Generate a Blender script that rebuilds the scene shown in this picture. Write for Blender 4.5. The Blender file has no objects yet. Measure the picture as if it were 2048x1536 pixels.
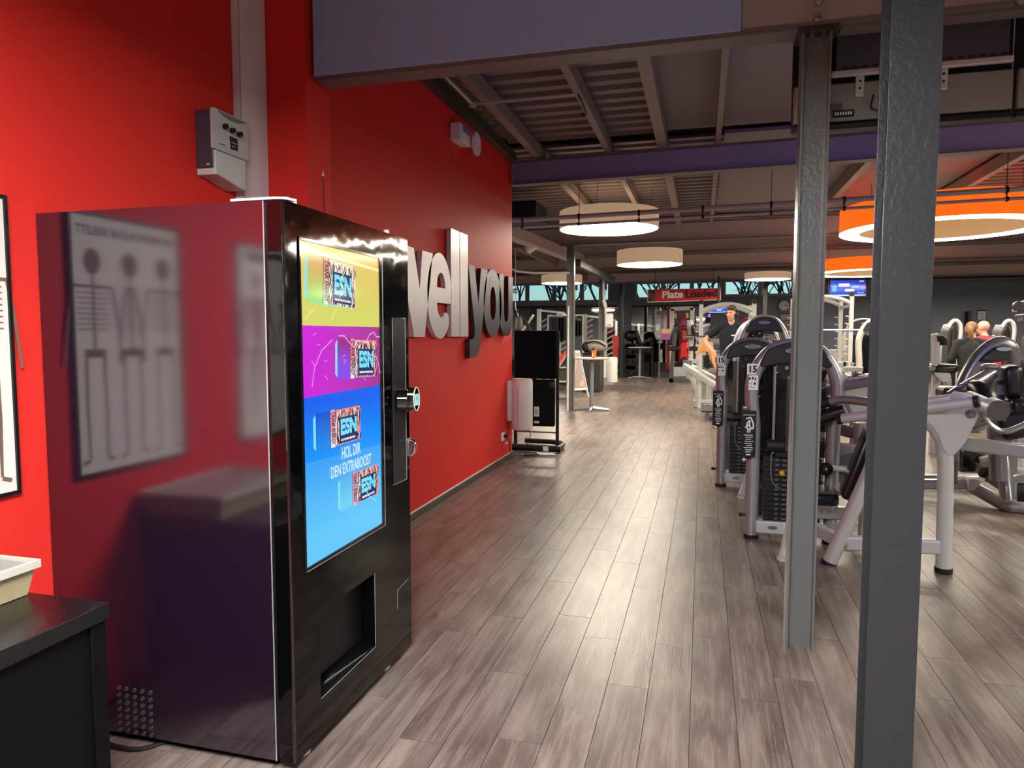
import bpy, bmesh, math, random
from mathutils import Vector, Matrix
random.seed(7)
S = bpy.context.scene
COL = S.collection

# ------------------------------------------------------------------ camera
F_PX, EYE = 1400.0, 1.55
PITCH = math.atan((768 - 669) / F_PX)
YAW = math.atan((1405 - 1024) * math.cos(PITCH) / F_PX)
FWD = Vector((-math.sin(YAW) * math.cos(PITCH), math.cos(YAW) * math.cos(PITCH), -math.sin(PITCH)))
RGT = Vector((math.cos(YAW), math.sin(YAW), 0))
UPV = RGT.cross(FWD)
EYEV = Vector((0, 0, EYE))
cam = bpy.data.objects.new('camera', bpy.data.cameras.new('camera'))
COL.objects.link(cam)
cam.matrix_world = Matrix(((RGT.x, UPV.x, -FWD.x, 0), (RGT.y, UPV.y, -FWD.y, 0), (RGT.z, UPV.z, -FWD.z, EYE), (0, 0, 0, 1)))
cam.data.sensor_width = 36
cam.data.lens = 36 * F_PX / 2048
cam.data.clip_start = 0.05
S.camera = cam

# ------------------------------------------------------------------ world, exposure
W = bpy.data.worlds.new('world'); S.world = W; W.use_nodes = True
nt = W.node_tree
sky = nt.nodes.new('ShaderNodeTexSky'); sky.sky_type = 'NISHITA'
sky.sun_disc = False; sky.sun_elevation = math.radians(22); sky.sun_rotation = math.radians(200)
bg = nt.nodes['Background']; bg.inputs['Strength'].default_value = 0.13
nt.links.new(sky.outputs[0], bg.inputs[0])
S.view_settings.view_transform = 'Standard'; S.view_settings.look = 'None'
S.view_settings.gamma = 1; S.view_settings.use_curve_mapping = False
S.view_settings.exposure = 0.0
LAMP_WHITE, LAMP_RING, LAMP_NEAR = 46.0, 42.0, 66.0

# ------------------------------------------------------------------ surveying: a photo pixel and a known plane give a point
def ray(x, y): return FWD * F_PX + RGT * (x - 1024) + UPV * (768 - y)
def at(x, y, Y):
    d = ray(x, y); return EYEV + d * (Y / d.y)
def atX(x, y, X):
    d = ray(x, y); return EYEV + d * (X / d.x)
def atZ(x, y, Z=0.0):
    d = ray(x, y); return EYEV + d * ((Z - EYE) / d.z)

# ------------------------------------------------------------------ materials
def lin(h):
    h = h.lstrip('#'); c = [int(h[i:i + 2], 16) / 255 for i in (0, 2, 4)]
    return tuple(x / 12.92 if x <= .04045 else ((x + .055) / 1.055) ** 2.4 for x in c) + (1,)
MATS = {}
def mat(name, col, rough=.5, metal=0., spec=.5, emit=0., bump=0., bscale=40., coat=0., alpha=1., ior=1.5, var=0.06):
    if name in MATS: return MATS[name]
    m = bpy.data.materials.new(name); m.use_nodes = True; MATS[name] = m
    n = m.node_tree; b = n.nodes['Principled BSDF']
    c = lin(col) if isinstance(col, str) else col
    b.inputs['Base Color'].default_value = c
    b.inputs['Roughness'].default_value = rough; b.inputs['Metallic'].default_value = metal
    b.inputs['Specular IOR Level'].default_value = spec; b.inputs['IOR'].default_value = ior
    b.inputs['Coat Weight'].default_value = coat; b.inputs['Coat Roughness'].default_value = .03
    b.inputs['Alpha'].default_value = alpha
    if emit:
        b.inputs['Emission Color'].default_value = c; b.inputs['Emission Strength'].default_value = emit
        b.inputs['Base Color'].default_value = (.02, .02, .02, 1)
        return m
    tc = n.nodes.new('ShaderNodeTexCoord'); nz = n.nodes.new('ShaderNodeTexNoise')
    nz.inputs['Scale'].default_value = bscale; nz.inputs['Detail'].default_value = 3
    n.links.new(tc.outputs['Object'], nz.inputs['Vector'])
    if var:
        mx = n.nodes.new('ShaderNodeMix'); mx.data_type = 'RGBA'; mx.blend_type = 'MULTIPLY'
        mx.inputs[0].default_value = 1; mx.inputs[6].default_value = c
        rp = n.nodes.new('ShaderNodeMapRange'); rp.inputs[3].default_value = 1 - var; rp.inputs[4].default_value = 1 + var
        n.links.new(nz.outputs['Fac'], rp.inputs[0]); n.links.new(rp.outputs[0], mx.inputs[7]); n.links.new(mx.outputs[2], b.inputs['Base Color'])
    if bump:
        bp = n.nodes.new('ShaderNodeBump'); bp.inputs['Strength'].default_value = bump; bp.inputs['Distance'].default_value = .01
        n.links.new(nz.outputs['Fac'], bp.inputs['Height']); n.links.new(bp.outputs[0], b.inputs['Normal'])
    return m

RED = mat('red_paint', '#dc3029', .6, spec=.2, bump=.04, bscale=60, var=.03)
GREYBEAM = mat('beam_paint', '#7d8084', .35, bump=.05, bscale=30)
FLANGE = mat('beam_underside_paint', '#6a6264', .45)
COLGREY = mat('column_paint', '#303336', .33, bump=.22, bscale=55)
DARKWALL = mat('anthracite_paint', '#8a8f9b', .7, bump=.03)
CEIL = mat('ceiling_paint', '#857876', .6, bump=.03)
DECK = mat('deck_paint', '#75686a', .5)
WHITE = mat('white_plastic', '#e8e6e0', .4, var=.02)
DUCTW = mat('white_paint', '#d9d8dc', .5, var=.03)
BLACKGLOSS = mat('black_gloss', '#08080a', .07, spec=.9, ior=1.7, var=0)
BLACK = mat('black_plastic', '#0c0c0e', .45, var=.1)
BLACKMAT = mat('black_matte', '#0a0b10', .75, var=.1)
RUBBER = mat('black_rubber', '#131314', .6, bump=.05)
VINYL = mat('black_vinyl', '#17181a', .32, bump=.04, bscale=120)
SILVER = mat('silver_paint', '#a9abad', .3, metal=.55, var=.02)
SILVERD = mat('grey_silver_paint', '#85868a', .28, metal=.6, var=.02)
PALE = mat('pale_powder_coat', '#c6c8c6', .4, metal=.15, var=.02)
CHROME = mat('chrome', '#d8d8d8', .12, metal=1., var=0)
HOOD = mat('charcoal_hood', '#2a2d31', .28, var=.02)
SMOKE = mat('smoked_acrylic', '#121417', .12, alpha=.6, spec=.3, var=0)
GLASS = None
LABELW = mat('sticker_white', '#efefea', .5, var=0)
INK = mat('ink_black', '#0b0b0b', .6, var=0)
YELLOW = mat('yellow_plastic', '#e0b022', .4)
ORANGE = mat('orange_cup', '#e07a1e', .45)
TOWEL = mat('orange_towel', '#e0a468', .9, bump=.3, bscale=200)
SKIN = mat('skin', '#d79a80', .5, var=.04)

# ------------------------------------------------------------------ mesh builder
class MB:
    def __init__(s): s.v = []; s.f = []; s.m = []
    def add(s, vs, fs, mi=0):
        o = len(s.v); s.v += [tuple(v) for v in vs]; s.f += [tuple(i + o for i in f) for f in fs]; s.m += [mi] * len(fs); return s
    def box(s, x0, x1, y0, y1, z0, z1, mi=0):
        vs = [(x, y, z) for z in (z0, z1) for y in (y0, y1) for x in (x0, x1)]
        return s.add(vs, [(0, 2, 3, 1), (4, 5, 7, 6), (0, 1, 5, 4), (2, 6, 7, 3), (0, 4, 6, 2), (1, 3, 7, 5)], mi)
    def obox(s, c, ax, ay, az, mi=0):            # centre and three half-axis vectors
        c = Vector(c); vs = [c + ax * i + ay * j + az * k for k in (-1, 1) for j in (-1, 1) for i in (-1, 1)]
        return s.add(vs, [(0, 2, 3, 1), (4, 5, 7, 6), (0, 1, 5, 4), (2, 6, 7, 3), (0, 4, 6, 2), (1, 3, 7, 5)], mi)
    def bar(s, p, q, w, h, up=(0, 0, 1), mi=0):    # rectangular bar p->q: width w (sideways), height h
        p, q = Vector(p), Vector(q); d = q - p; L = d.length; d /= L
        u = Vector(up); 
        if abs(u.dot(d)) > .95: u = Vector((0, 1, 0))
        sd = d.cross(u).normalized(); u = sd.cross(d)
        return s.obox((p + q) / 2, d * L / 2, sd * w / 2, u * h / 2, mi)
    def tube(s, pts, r, n=12, mi=0, smooth=0, cap=True):
        P = [Vector(p) for p in pts]
        R = list(r) if isinstance(r, (list, tuple)) else [r] * len(P)
        for _ in range(smooth):                     # Chaikin corner cutting
            Q, T = [P[0]], [R[0]]
            for a, b, ra, rb in zip(P, P[1:], R, R[1:]):
                Q += [a * .75 + b * .25, a * .25 + b * .75]; T += [ra * .75 + rb * .25, ra * .25 + rb * .75]
            Q.append(P[-1]); T.append(R[-1]); P, R = Q, T
        t0 = (P[1] - P[0]).normalized()
        nrm = t0.cross(Vector((0, 0, 1)))
        if nrm.length < .05: nrm = t0.cross(Vector((0, 1, 0)))
        nrm.normalize(); vs = []
        for i, p in enumerate(P):
            a = P[max(i - 1, 0)]; b = P[min(i + 1, len(P) - 1)]
            t = (b - a)
            if t.length < 1e-9: t = t0
            t.normalize(); nrm = (nrm - t * nrm.dot(t)).normalized(); bn = t.cross(nrm)
            for k in range(n):
                an = 2 * math.pi * k / n; vs.append(p + (nrm * math.cos(an) + bn * math.sin(an)) * R[i])
        fs = []
        for i in range(len(P) - 1):
            for k in range(n):
                k2 = (k + 1) % n; fs.append((i * n + k, i * n + k2, (i + 1) * n + k2, (i + 1) * n + k))
        if cap: fs += [tuple(range(n - 1, -1, -1)), tuple((len(P) - 1) * n + k for k in range(n))]
        return s.add(vs, fs, mi)
    def disc(s, c, axis, r, t, n=24, mi=0):
        a = Vector(axis).normalized(); c = Vector(c); return s.tube([c - a * t / 2, c + a * t / 2], r, n, mi)
    def lathe(s, prof, c=(0, 0, 0), n=32, mi=0, close=False):
        vs = []; c = Vector(c)
        for rr, z in prof:
            for k in range(n):
                a = 2 * math.pi * k / n; vs.append(c + Vector((rr * math.cos(a), rr * math.sin(a), z)))
        fs = []; m = len(prof)
        for i in range(m if close else m - 1):
            j = (i + 1) % m
            for k in range(n):
                k2 = (k + 1) % n; fs.append((i * n + k, i * n + k2, j * n + k2, j * n + k))
        if not close:
            if prof[0][0] > 1e-6: fs.append(tuple(range(n - 1, -1, -1)))
            if prof[-1][0] > 1e-6: fs.append(tuple((m - 1) * n + k for k in range(n)))
        return s.add(vs, fs, mi)
    def prism(s, pts, ext, mi=0):                   # planar polygon (3-D points) pushed along ext
        P = [Vector(p) for p in pts]; e = Vector(ext); n = len(P)
        fs = [tuple(range(n - 1, -1, -1)), tuple(range(n, 2 * n))]
        fs += [(i, (i + 1) % n, n + (i + 1) % n, n + i) for i in range(n)]
        return s.add(P + [p + e for p in P], fs, mi)
    def ball(s, c, r, n=16, mi=0, sc=(1, 1, 1), rot=None):
        c = Vector(c); vs = []; m = n // 2
        for i in range(m + 1):
            th = math.pi * i / m
            for k in range(n):
                ph = 2 * math.pi * k / n
                v = Vector((math.sin(th) * math.cos(ph) * sc[0], math.sin(th) * math.sin(ph) * sc[1], math.cos(th) * sc[2])) * r
                if rot is not None: v = rot @ v
                vs.append(c + v)
        fs = [(i * n + k, (i + 1) * n + k, (i + 1) * n + (k + 1) % n, i * n + (k + 1) % n) for i in range(m) for k in range(n)]
        return s.add(vs, fs, mi)
    def mesh(s, name, mats, smooth=True, ang=35, weld=False):
        me = bpy.data.meshes.new(name); me.from_pydata(s.v, [], s.f)
        for m in (mats if isinstance(mats, (list, tuple)) else [mats]): me.materials.append(m)
        if any(s.m): me.polygons.foreach_set('material_index', s.m)
        bm = bmesh.new(); bm.from_mesh(me)
        if weld: bmesh.ops.remove_doubles(bm, verts=bm.verts, dist=1e-5)
        bmesh.ops.recalc_face_normals(bm, faces=bm.faces); bm.to_mesh(me); bm.free()
        if smooth:
            me.polygons.foreach_set('use_smooth', [True] * len(me.polygons)); me.set_sharp_from_angle(angle=math.radians(ang))
        me.update(); return me
    def build(s, name, mats, parent=None, smooth=True, bevel=0., seg=2, kind=None, weld=False, ang=35):
        o = bpy.data.objects.new(name, s.mesh(name, mats, smooth, ang, weld)); COL.objects.link(o)
        if bevel:
            b = o.modifiers.new('bevel', 'BEVEL'); b.width = bevel; b.segments = seg; b.limit_method = 'ANGLE'; b.angle_limit = math.radians(40)
            b.use_clamp_overlap = True
        if parent is not None: attach(o, parent)
        if kind: o['kind'] = kind
        return o
def world_loc(o):
    p = Vector(o.location)
    q = o.parent
    while q is not None: p += Vector(q.location); q = q.parent
    return p
def attach(o, parent):                              # parents here are only ever translated when parts are attached
    o.parent = parent; o.location = Vector(o.location) - world_loc(parent)
def tag(o, label, cat, group=None, kind=None):
    o['label'] = label
    if cat: o['category'] = cat
    if group: o['group'] = group
    if kind: o['kind'] = kind
    return o
def thing(name, loc, label, cat, group=None):
    o = bpy.data.objects.new(name, None); COL.objects.link(o); o.location = loc; o.empty_display_size = .1
    return tag(o, label, cat, group)
def struct(name): 
    o = bpy.data.objects.new(name, None); COL.objects.link(o); o['kind'] = 'structure'; return o
def box(name, x0, x1, y0, y1, z0, z1, m, parent=None, bevel=0., kind=None):
    return MB().box(min(x0, x1), max(x0, x1), min(y0, y1), max(y0, y1), min(z0, z1), max(z0, z1)).build(name, m, parent, bevel=bevel, kind=kind)
def copy_tree(o, delta=None, loc=None, rotz=None, label=None, parent=None):
    c = o.copy(); COL.objects.link(c)
    if parent is not None: c.parent = parent
    else:
        if loc is not None: c.location = loc
        if delta is not None: c.location = Vector(o.location) + Vector(delta)
        if rotz is not None: c.rotation_euler.z = rotz
        if label: c['label'] = label
    for ch in list(o.children): copy_tree(ch, parent=c)
    return c
FONT_CACHE = {}
def text_mesh(txt, size, depth=0.001, bold=0., align='LEFT', shear=0., space=1.):
    cu = bpy.data.curves.new('txt', 'FONT'); cu.body = txt; cu.size = size; cu.extrude = depth; cu.offset = bold
    cu.align_x = align; cu.shear = shear; cu.space_character = space; cu.resolution_u = 3
    ob = bpy.data.objects.new('txt', cu); COL.objects.link(ob)
    bpy.context.view_layer.update()
    me = bpy.data.meshes.new_from_object(ob.evaluated_get(bpy.context.evaluated_depsgraph_get()))
    bpy.data.objects.remove(ob); bpy.data.curves.remove(cu)
    return me
def text(name, txt, size, m, o, ux, uy, parent, depth=.001, bold=0., align='LEFT', width=None, shear=0., space=1.):
    """flat lettering at point o, reading along ux, upright along uy"""
    me = text_mesh(txt, size, depth, bold, align, shear, space)
    ux = Vector(ux).normalized(); uy = Vector(uy).normalized(); uz = ux.cross(uy)
    sx = 1.
    if width:
        xs = [v.co.x for v in me.vertices]; sx = width / (max(xs) - min(xs))
    M = Matrix(((ux.x * sx, uy.x, uz.x, o[0]), (ux.y * sx, uy.y, uz.y, o[1]), (ux.z * sx, uy.z, uz.z, o[2]), (0, 0, 0, 1)))
    me.transform(M); me.materials.clear(); me.materials.append(m)
    ob = bpy.data.objects.new(name, me); COL.objects.link(ob)
    if parent is not None: attach(ob, parent)
    return ob
def curve_mesh(splines, depth, res=8):
    """splines: list of closed 2-D poly lists; even-odd filled and extruded by depth, returned as mesh in XY"""
    cu = bpy.data.curves.new('g', 'CURVE'); cu.dimensions = '2D'; cu.fill_mode = 'BOTH'; cu.extrude = depth / 2
    for sp in splines:
        s = cu.splines.new('POLY'); s.points.add(len(sp) - 1); s.use_cyclic_u = True
        for p, q in zip(s.points, sp): p.co = (q[0], q[1], 0, 1)
    ob = bpy.data.objects.new('g', cu); COL.objects.link(ob); bpy.context.view_layer.update()
    me = bpy.data.meshes.new_from_object(ob.evaluated_get(bpy.context.evaluated_depsgraph_get()))
    bpy.data.objects.remove(ob); bpy.data.curves.remove(cu); return me
def ell(cx, cy, rx, ry, a0=0, a1=360, n=24):
    return [(cx + rx * math.cos(math.radians(a0 + (a1 - a0) * i / n)), cy + ry * math.sin(math.radians(a0 + (a1 - a0) * i / n))) for i in range(n + (0 if abs(a1 - a0) == 360 else 1))]
def rrect(x0, x1, y0, y1, r, n=4):
    out = []
    for cx, cy, a in ((x1 - r, y1 - r, 0), (x0 + r, y1 - r, 90), (x0 + r, y0 + r, 180), (x1 - r, y0 + r, 270)):
        out += ell(cx, cy, r, r, a, a + 90, n)
    return out
# ================================================================== SETTING
X_L, X_R, Y_B, Y_F, Z_C = -2.41, 12.6, -3.2, 31.0, 3.98
LX = -13.0
# --- floor material: limed oak vinyl planks
def floor_mat(name, island):
    m = bpy.data.materials.new(name); m.use_nodes = True; n = m.node_tree; L = n.links.new; b = n.nodes['Principled BSDF']
    geo = n.nodes.new('ShaderNodeNewGeometry'); oi = n.nodes.new('ShaderNodeObjectInfo')
    rnd = geo.outputs['Random Per Island'] if island else oi.outputs['Random']
    add = n.nodes.new('ShaderNodeVectorMath'); add.operation = 'MULTIPLY_ADD'
    cmb = n.nodes.new('ShaderNodeCombineXYZ')
    for i in range(3): L(rnd, cmb.inputs[i])
    add.inputs[1].default_value = (37, 53, 11); L(cmb.outputs[0], add.inputs[0]); L(geo.outputs['Position'], add.inputs[2])
    mp = n.nodes.new('ShaderNodeMapping'); mp.inputs['Scale'].default_value = (9, .5, 1); L(add.outputs[0], mp.inputs[0])
    n1 = n.nodes.new('ShaderNodeTexNoise'); n1.inputs['Scale'].default_value = 1.3; n1.inputs['Detail'].default_value = 2.; n1.inputs['Distortion'].default_value = .25
    L(mp.outputs[0], n1.inputs[0])
    # growth rings: bands of the broad noise
    mul = n.nodes.new('ShaderNodeMath'); mul.operation = 'MULTIPLY'; mul.inputs[1].default_value = 30.; L(n1.outputs['Fac'], mul.inputs[0])
    sn = n.nodes.new('ShaderNodeMath'); sn.operation = 'SINE'; L(mul.outputs[0], sn.inputs[0])
    mp2 = n.nodes.new('ShaderNodeMapping'); mp2.inputs['Scale'].default_value = (190, 9, 1); L(add.outputs[0], mp2.inputs[0])
    n2 = n.nodes.new('ShaderNodeTexNoise'); n2.inputs['Scale'].default_value = 1.; n2.inputs['Detail'].default_value = 4.; n2.inputs['Roughness'].default_value = .65; L(mp2.outputs[0], n2.inputs[0])
    mp3 = n.nodes.new('ShaderNodeMapping'); mp3.inputs['Scale'].default_value = (7, 2.2, 1); L(add.outputs[0], mp3.inputs[0])
    n3 = n.nodes.new('ShaderNodeTexNoise'); n3.inputs['Scale'].default_value = 1.; n3.inputs['Detail'].default_value = 5.; L(mp3.outputs[0], n3.inputs[0])
    r1 = n.nodes.new('ShaderNodeValToRGB'); e = r1.color_ramp
    e.elements[0].position = .3; e.elements[0].color = lin('#574a43'); e.elements[1].position = .7; e.elements[1].color = lin('#84776f')
    L(n3.outputs['Fac'], r1.inputs[0])
    # pale pores
    r2 = n.nodes.new('ShaderNodeMapRange'); r2.inputs[1].default_value = .55; r2.inputs[2].default_value = .75; L(n2.outputs['Fac'], r2.inputs[0])
    rg = n.nodes.new('ShaderNodeMapRange'); rg.inputs[1].default_value = .55; rg.inputs[2].default_value = 1.; rg.inputs[4].default_value = .38; L(sn.outputs[0], rg.inputs[0])
    mxp = n.nodes.new('ShaderNodeMath'); mxp.operation = 'MAXIMUM'; L(r2.outputs[0], mxp.inputs[0]); L(rg.outputs[0], mxp.inputs[1])
    sc = n.nodes.new('ShaderNodeMath'); sc.operation = 'MULTIPLY'; sc.inputs[1].default_value = .62; L(mxp.outputs[0], sc.inputs[0])
    mx = n.nodes.new('ShaderNodeMix'); mx.data_type = 'RGBA'; mx.inputs[7].default_value = lin('#a89b90'); L(sc.outputs[0], mx.inputs[0]); L(r1.outputs[0], mx.inputs[6])
    # dark ring lines
    rd = n.nodes.new('ShaderNodeMapRange'); rd.inputs[1].default_value = -.6; rd.inputs[2].default_value = -1.; rd.inputs[4].default_value = .42; L(sn.outputs[0], rd.inputs[0])
    mx2 = n.nodes.new('ShaderNodeMix'); mx2.data_type = 'RGBA'; mx2.inputs[7].default_value = lin('#54463f'); L(rd.outputs[0], mx2.inputs[0]); L(mx.outputs[2], mx2.inputs[6])
    # fine dark pores and scattered knots
    rk = n.nodes.new('ShaderNodeMapRange'); rk.inputs[1].default_value = .42; rk.inputs[2].default_value = .28; rk.inputs[4].default_value = .6; L(n2.outputs['Fac'], rk.inputs[0])
    mp4 = n.nodes.new('ShaderNodeMapping'); mp4.inputs['Scale'].default_value = (3.2, 1.3, 1); L(add.outputs[0], mp4.inputs[0])
    vo = n.nodes.new('ShaderNodeTexVoronoi'); vo.inputs['Scale'].default_value = 1.; L(mp4.outputs[0], vo.inputs['Vector'])
    kn = n.nodes.new('ShaderNodeMapRange'); kn.inputs[1].default_value = .10; kn.inputs[2].default_value = .02; kn.inputs[4].default_value = .8; L(vo.outputs['Distance'], kn.inputs[0])
    mk = n.nodes.new('ShaderNodeMath'); mk.operation = 'MAXIMUM'; L(rk.outputs[0], mk.inputs[0]); L(kn.outputs[0], mk.inputs[1])
    mxk = n.nodes.new('ShaderNodeMix'); mxk.data_type = 'RGBA'; mxk.inputs[7].default_value = lin('#453832'); L(mk.outputs[0], mxk.inputs[0]); L(mx2.outputs[2], mxk.inputs[6]); mx2 = mxk
    # tone per plank
    tn = n.nodes.new('ShaderNodeMapRange'); tn.inputs[3].default_value = .92; tn.inputs[4].default_value = 1.08; L(rnd, tn.inputs[0])
    mx3 = n.nodes.new('ShaderNodeMix'); mx3.data_type = 'RGBA'; mx3.blend_type = 'MULTIPLY'; mx3.inputs[0].default_value = 1
    L(mx2.outputs[2], mx3.inputs[6]); L(tn.outputs[0], mx3.inputs[7]); L(mx3.outputs[2], b.inputs['Base Color'])
    rr = n.nodes.new('ShaderNodeMapRange'); rr.inputs[3].default_value = .22; rr.inputs[4].default_value = .42; L(n2.outputs['Fac'], rr.inputs[0]); L(rr.outputs[0], b.inputs['Roughness'])
    bp = n.nodes.new('ShaderNodeBump'); bp.inputs['Strength'].default_value = .35; bp.inputs['Distance'].default_value = .002
    L(n2.outputs['Fac'], bp.inputs['Height']); L(bp.outputs[0], b.inputs['Normal'])
    return m
FM1, FM2 = floor_mat('oak_plank', False), floor_mat('oak_plank_field', True)
SUB = mat('floor_joint', '#43372f', .8)
floor = MB().box(LX - .2, X_R + .2, Y_B - .2, Y_F + .2, -.12, -.006).build('floor', SUB, kind='structure', smooth=False)
PW, PL, G = .18, 1.23, .0005
KNOWN = {-5: 3.62, -3: 3.72, -4: 3.0, -2: 3.48, -7: 3.88, -6: 4.59}     # row -> a seam read off the photo
planks = []
i0, i1 = int((LX + .02) / PW) - 1, int((X_R + .02) / PW) + 1
for i in range(i0, i1):
    xa = -.02 + i * PW + .0
    off = KNOWN.get(i + 1, None)
    if off is None: off = random.random() * PL
    k = math.floor((Y_B - off) / PL)
    y = off + k * PL
    while y < 25.3:
        a, bb = max(y, Y_B), min(y + PL, 25.3)
        c = Vector((xa + PW / 2, (a + bb) / 2, 0)); d = c - EYEV
        z = d.dot(FWD); px = 1024 + F_PX * d.dot(RGT) / max(z, .1)
        vis = z > .3 and -250 < px < 2300 and 768 - F_PX * d.dot(UPV) / max(z, .1) < 1950
        if not (xa < -2.5 and a < 8.4) and bb > a + .01: planks.append((0 if vis else 1, (c - EYEV).length, xa, a, bb))
        y += PL
planks.sort()
unit = {}
def plank_mb(mb, x0, x1, y0, y1):
    t = .0009
    vs = [(x0, y0, -.006), (x1, y0, -.006), (x1, y1, -.006), (x0, y1, -.006), (x0 + t, y0 + t, 0), (x1 - t, y0 + t, 0), (x1 - t, y1 - t, 0), (x0 + t, y1 - t, 0)]
    mb.add(vs, [(4, 5, 6, 7), (0, 1, 5, 4), (1, 2, 6, 5), (2, 3, 7, 6), (3, 0, 4, 7)])
field = MB(); nsingle = 0
for vis, dist, xa, a, bb in planks:
    if vis == 0 and nsingle < 296:
        L_ = round(bb - a, 3)
        if L_ not in unit:
            mb = MB(); plank_mb(mb, -PW / 2 + G, PW / 2 - G, -L_ / 2 + G, L_ / 2 - G); unit[L_] = mb.mesh('plank', FM1, smooth=False)
        o = bpy.data.objects.new('plank', unit[L_]); COL.objects.link(o); o.location = (xa + PW / 2, (a + bb) / 2, 0); o.parent = floor; nsingle += 1
    else: plank_mb(field, xa + G, xa + PW - G, a + G, bb - G)
field.build('plank_field', FM2, floor, smooth=False, kind='stuff')
GYMFLOOR = mat('rubber_floor', '#3a4152', .35, bump=.1, bscale=150)
box('rubber_flooring', LX, X_R, 25.31, Y_F, -.006, .002, GYMFLOOR, floor)

# --- left side: near wall, pier, long red wall
wl = box('wall_left', X_L - .2, X_L, Y_B, 3.52, 0, 3.9, RED, kind='structure')
pier = box('wall_pier', X_L - .2, -2.12, 3.50, 3.76, 0, 3.9, RED, kind='structure')
RW = -2.316
rw = box('wall_lettered', RW - .2, RW, 3.76, 8.53, 0, 3.72, RED, kind='structure')
box('wall_return', LX, RW - .2, 8.33, 8.53, 0, Z_C, DARKWALL, kind='structure')
box('wall_far_left', LX - .2, LX, 8.33, Y_F, 0, Z_C, DARKWALL, kind='structure')
BASEB = mat('baseboard_brown', '#3f342f', .5)
bb_ = box('baseboard_left', RW, RW + .014, 3.77, 8.53, 0, .062, BASEB, kind='structure', bevel=.003)
box('baseboard_cap', RW, RW + .01, 3.77, 8.53, .063, .072, WHITE, bb_)
# --- back wall and right wall (behind / beside the camera)
box('wall_back', X_L - .2, X_R + .2, Y_B - .2, Y_B, 0, Z_C, mat('back_wall_grey', '#77777a', .7), kind='structure')
box('wall_right', X_R, X_R + .2, Y_B, Y_F, 0, Z_C, mat('right_wall_paint', '#33353a', .7), kind='structure')
# --- ceiling: smooth slab with corrugated deck under it
ceiling = box('ceiling', LX - .2, X_R + .2, Y_B - .2, Y_F + .2, Z_C, Z_C + .15, CEIL, kind='structure')
def deck(name, x0, x1, y0, y1, z, pitch=.25, h=.07):
    prof = []; y = y0
    while y < y1 - pitch:
        prof += [(y, z), (y + pitch * .42, z), (y + pitch * .54, z + h), (y + pitch * .88, z + h)]; y += pitch
    prof.append((y1, z)); vs = [(x, a, b) for a, b in prof for x in (x0, x1)]
    fs = [(2 * i, 2 * i + 1, 2 * i + 3, 2 * i + 2) for i in range(len(prof) - 1)]
    return MB().add(vs, fs).build(name, DECK, ceiling, smooth=False)
deck('corrugated_deck', -2.3, -.46, 3.76, 8.3, 3.84)
deck('corrugated_deck', -2.3, .2, 8.6, 14.1, 3.84)
deck('corrugated_deck', 3.6, X_R, 8.2, 14.1, 3.84)
deck('corrugated_deck', LX, -2.3, 8.6, 30.9, 3.84)
deck('corrugated_deck', -2.3, X_R, 14.4, 30.9, 3.84)
SMOOTHC = mat('smooth_ceiling_panel', '#7d7478', .6, bump=.12, bscale=25)
box('ceiling_panel', -.46, X_R, 3.76, 8.3, 3.86, 3.9, SMOOTHC, ceiling)
box('ceiling_panel', .2, 3.6, 8.6, 14.1, 3.86, 3.9, SMOOTHC, ceiling)
# purlins: pale timber / channel bars running away from the camera
PURL = mat('purlin_paint', '#857872', .5)
for (xa, w, h), (ya, yb) in [((x, w, h), yy) for x, w, h in ((-1.985, .09, .14), (-1.13, .07, .14), (-.53, .105, .18), (.10, .055, .16)) for yy in ((3.75, 8.35), (8.55, 14.2))]:
    box('purlin', xa, xa + w, ya, yb, 3.66, 3.66 + h, PURL, ceiling)
for xa in (1.9, 3.6, 5.3, 7.0):
    box('purlin', xa, xa + .09, 8.45, 14.2, 3.66, 3.82, PURL, ceiling)
for xa in (-5.5, -4.2):
    box('purlin', xa, xa + .12, 8.6, 30.9, 3.5, 3.8, PURL, ceiling)
TRIMG = mat('eaves_trim', '#3c3f3b', .5)
box('trim_1', RW, RW + .09, 3.77, 8.4, 3.66, 3.75, TRIMG, kind='structure')
# --- steel beams (each an H section with its flanges)
def beam(x0, y0, x1, y1, zb, h, w, label, web=GREYBEAM, clad=None):
    p, q = Vector((x0, y0, 0)), Vector((x1, y1, 0)); d = (q - p).normalized(); s = Vector((0, 0, 1)).cross(d); c = (p + q) / 2; L = (q - p).length / 2
    t = thing('ceiling_beam', (c.x, c.y, zb), label, 'beam', 'steel beams across the ceiling'); t['kind'] = 'structure'
    MB().obox(c + Vector((0, 0, zb + h / 2)), d * L, s * .006, Vector((0, 0, h / 2 - .013))).build('web', web, t, smooth=False)
    for z in (zb + .0065, zb + h - .0065):
        MB().obox(c + Vector((0, 0, z)), d * L, s * w / 2, Vector((0, 0, .0065))).build('flange', FLANGE, t, smooth=False)
    return t, c, d, s, L
b1, *_ = beam(-2.11, 3.64, X_R, 3.68, 2.968, .60, .17, 'deep grey steel beam nearest the camera, bolted to the near columns')
BCLAD = mat('beam_cladding', '#8fb0da', .4, bump=.02)
box('face_board', -2.10, .148, 3.552, 3.572, 2.972, 3.568, BCLAD, b1, bevel=.003)
box('face_board', .150, X_R - .1, 3.566, 3.574, 2.972, 3.568, mat('beam_web_face_grey', '#97958f', .4, bump=.02), b1, bevel=.002)  # added flush board standing for the recessed web, so it catches light
box('bottom_cladding', -2.10, .40, 3.575, 3.71, 2.955, 2.968, FLANGE, b1)
box('bottom_cladding', .59, X_R, 3.61, 3.70, 2.955, 2.968, FLANGE, b1)
BOLT = mat('steel_bolt', '#b9bbbd', .25, metal=.9, var=0)
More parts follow.
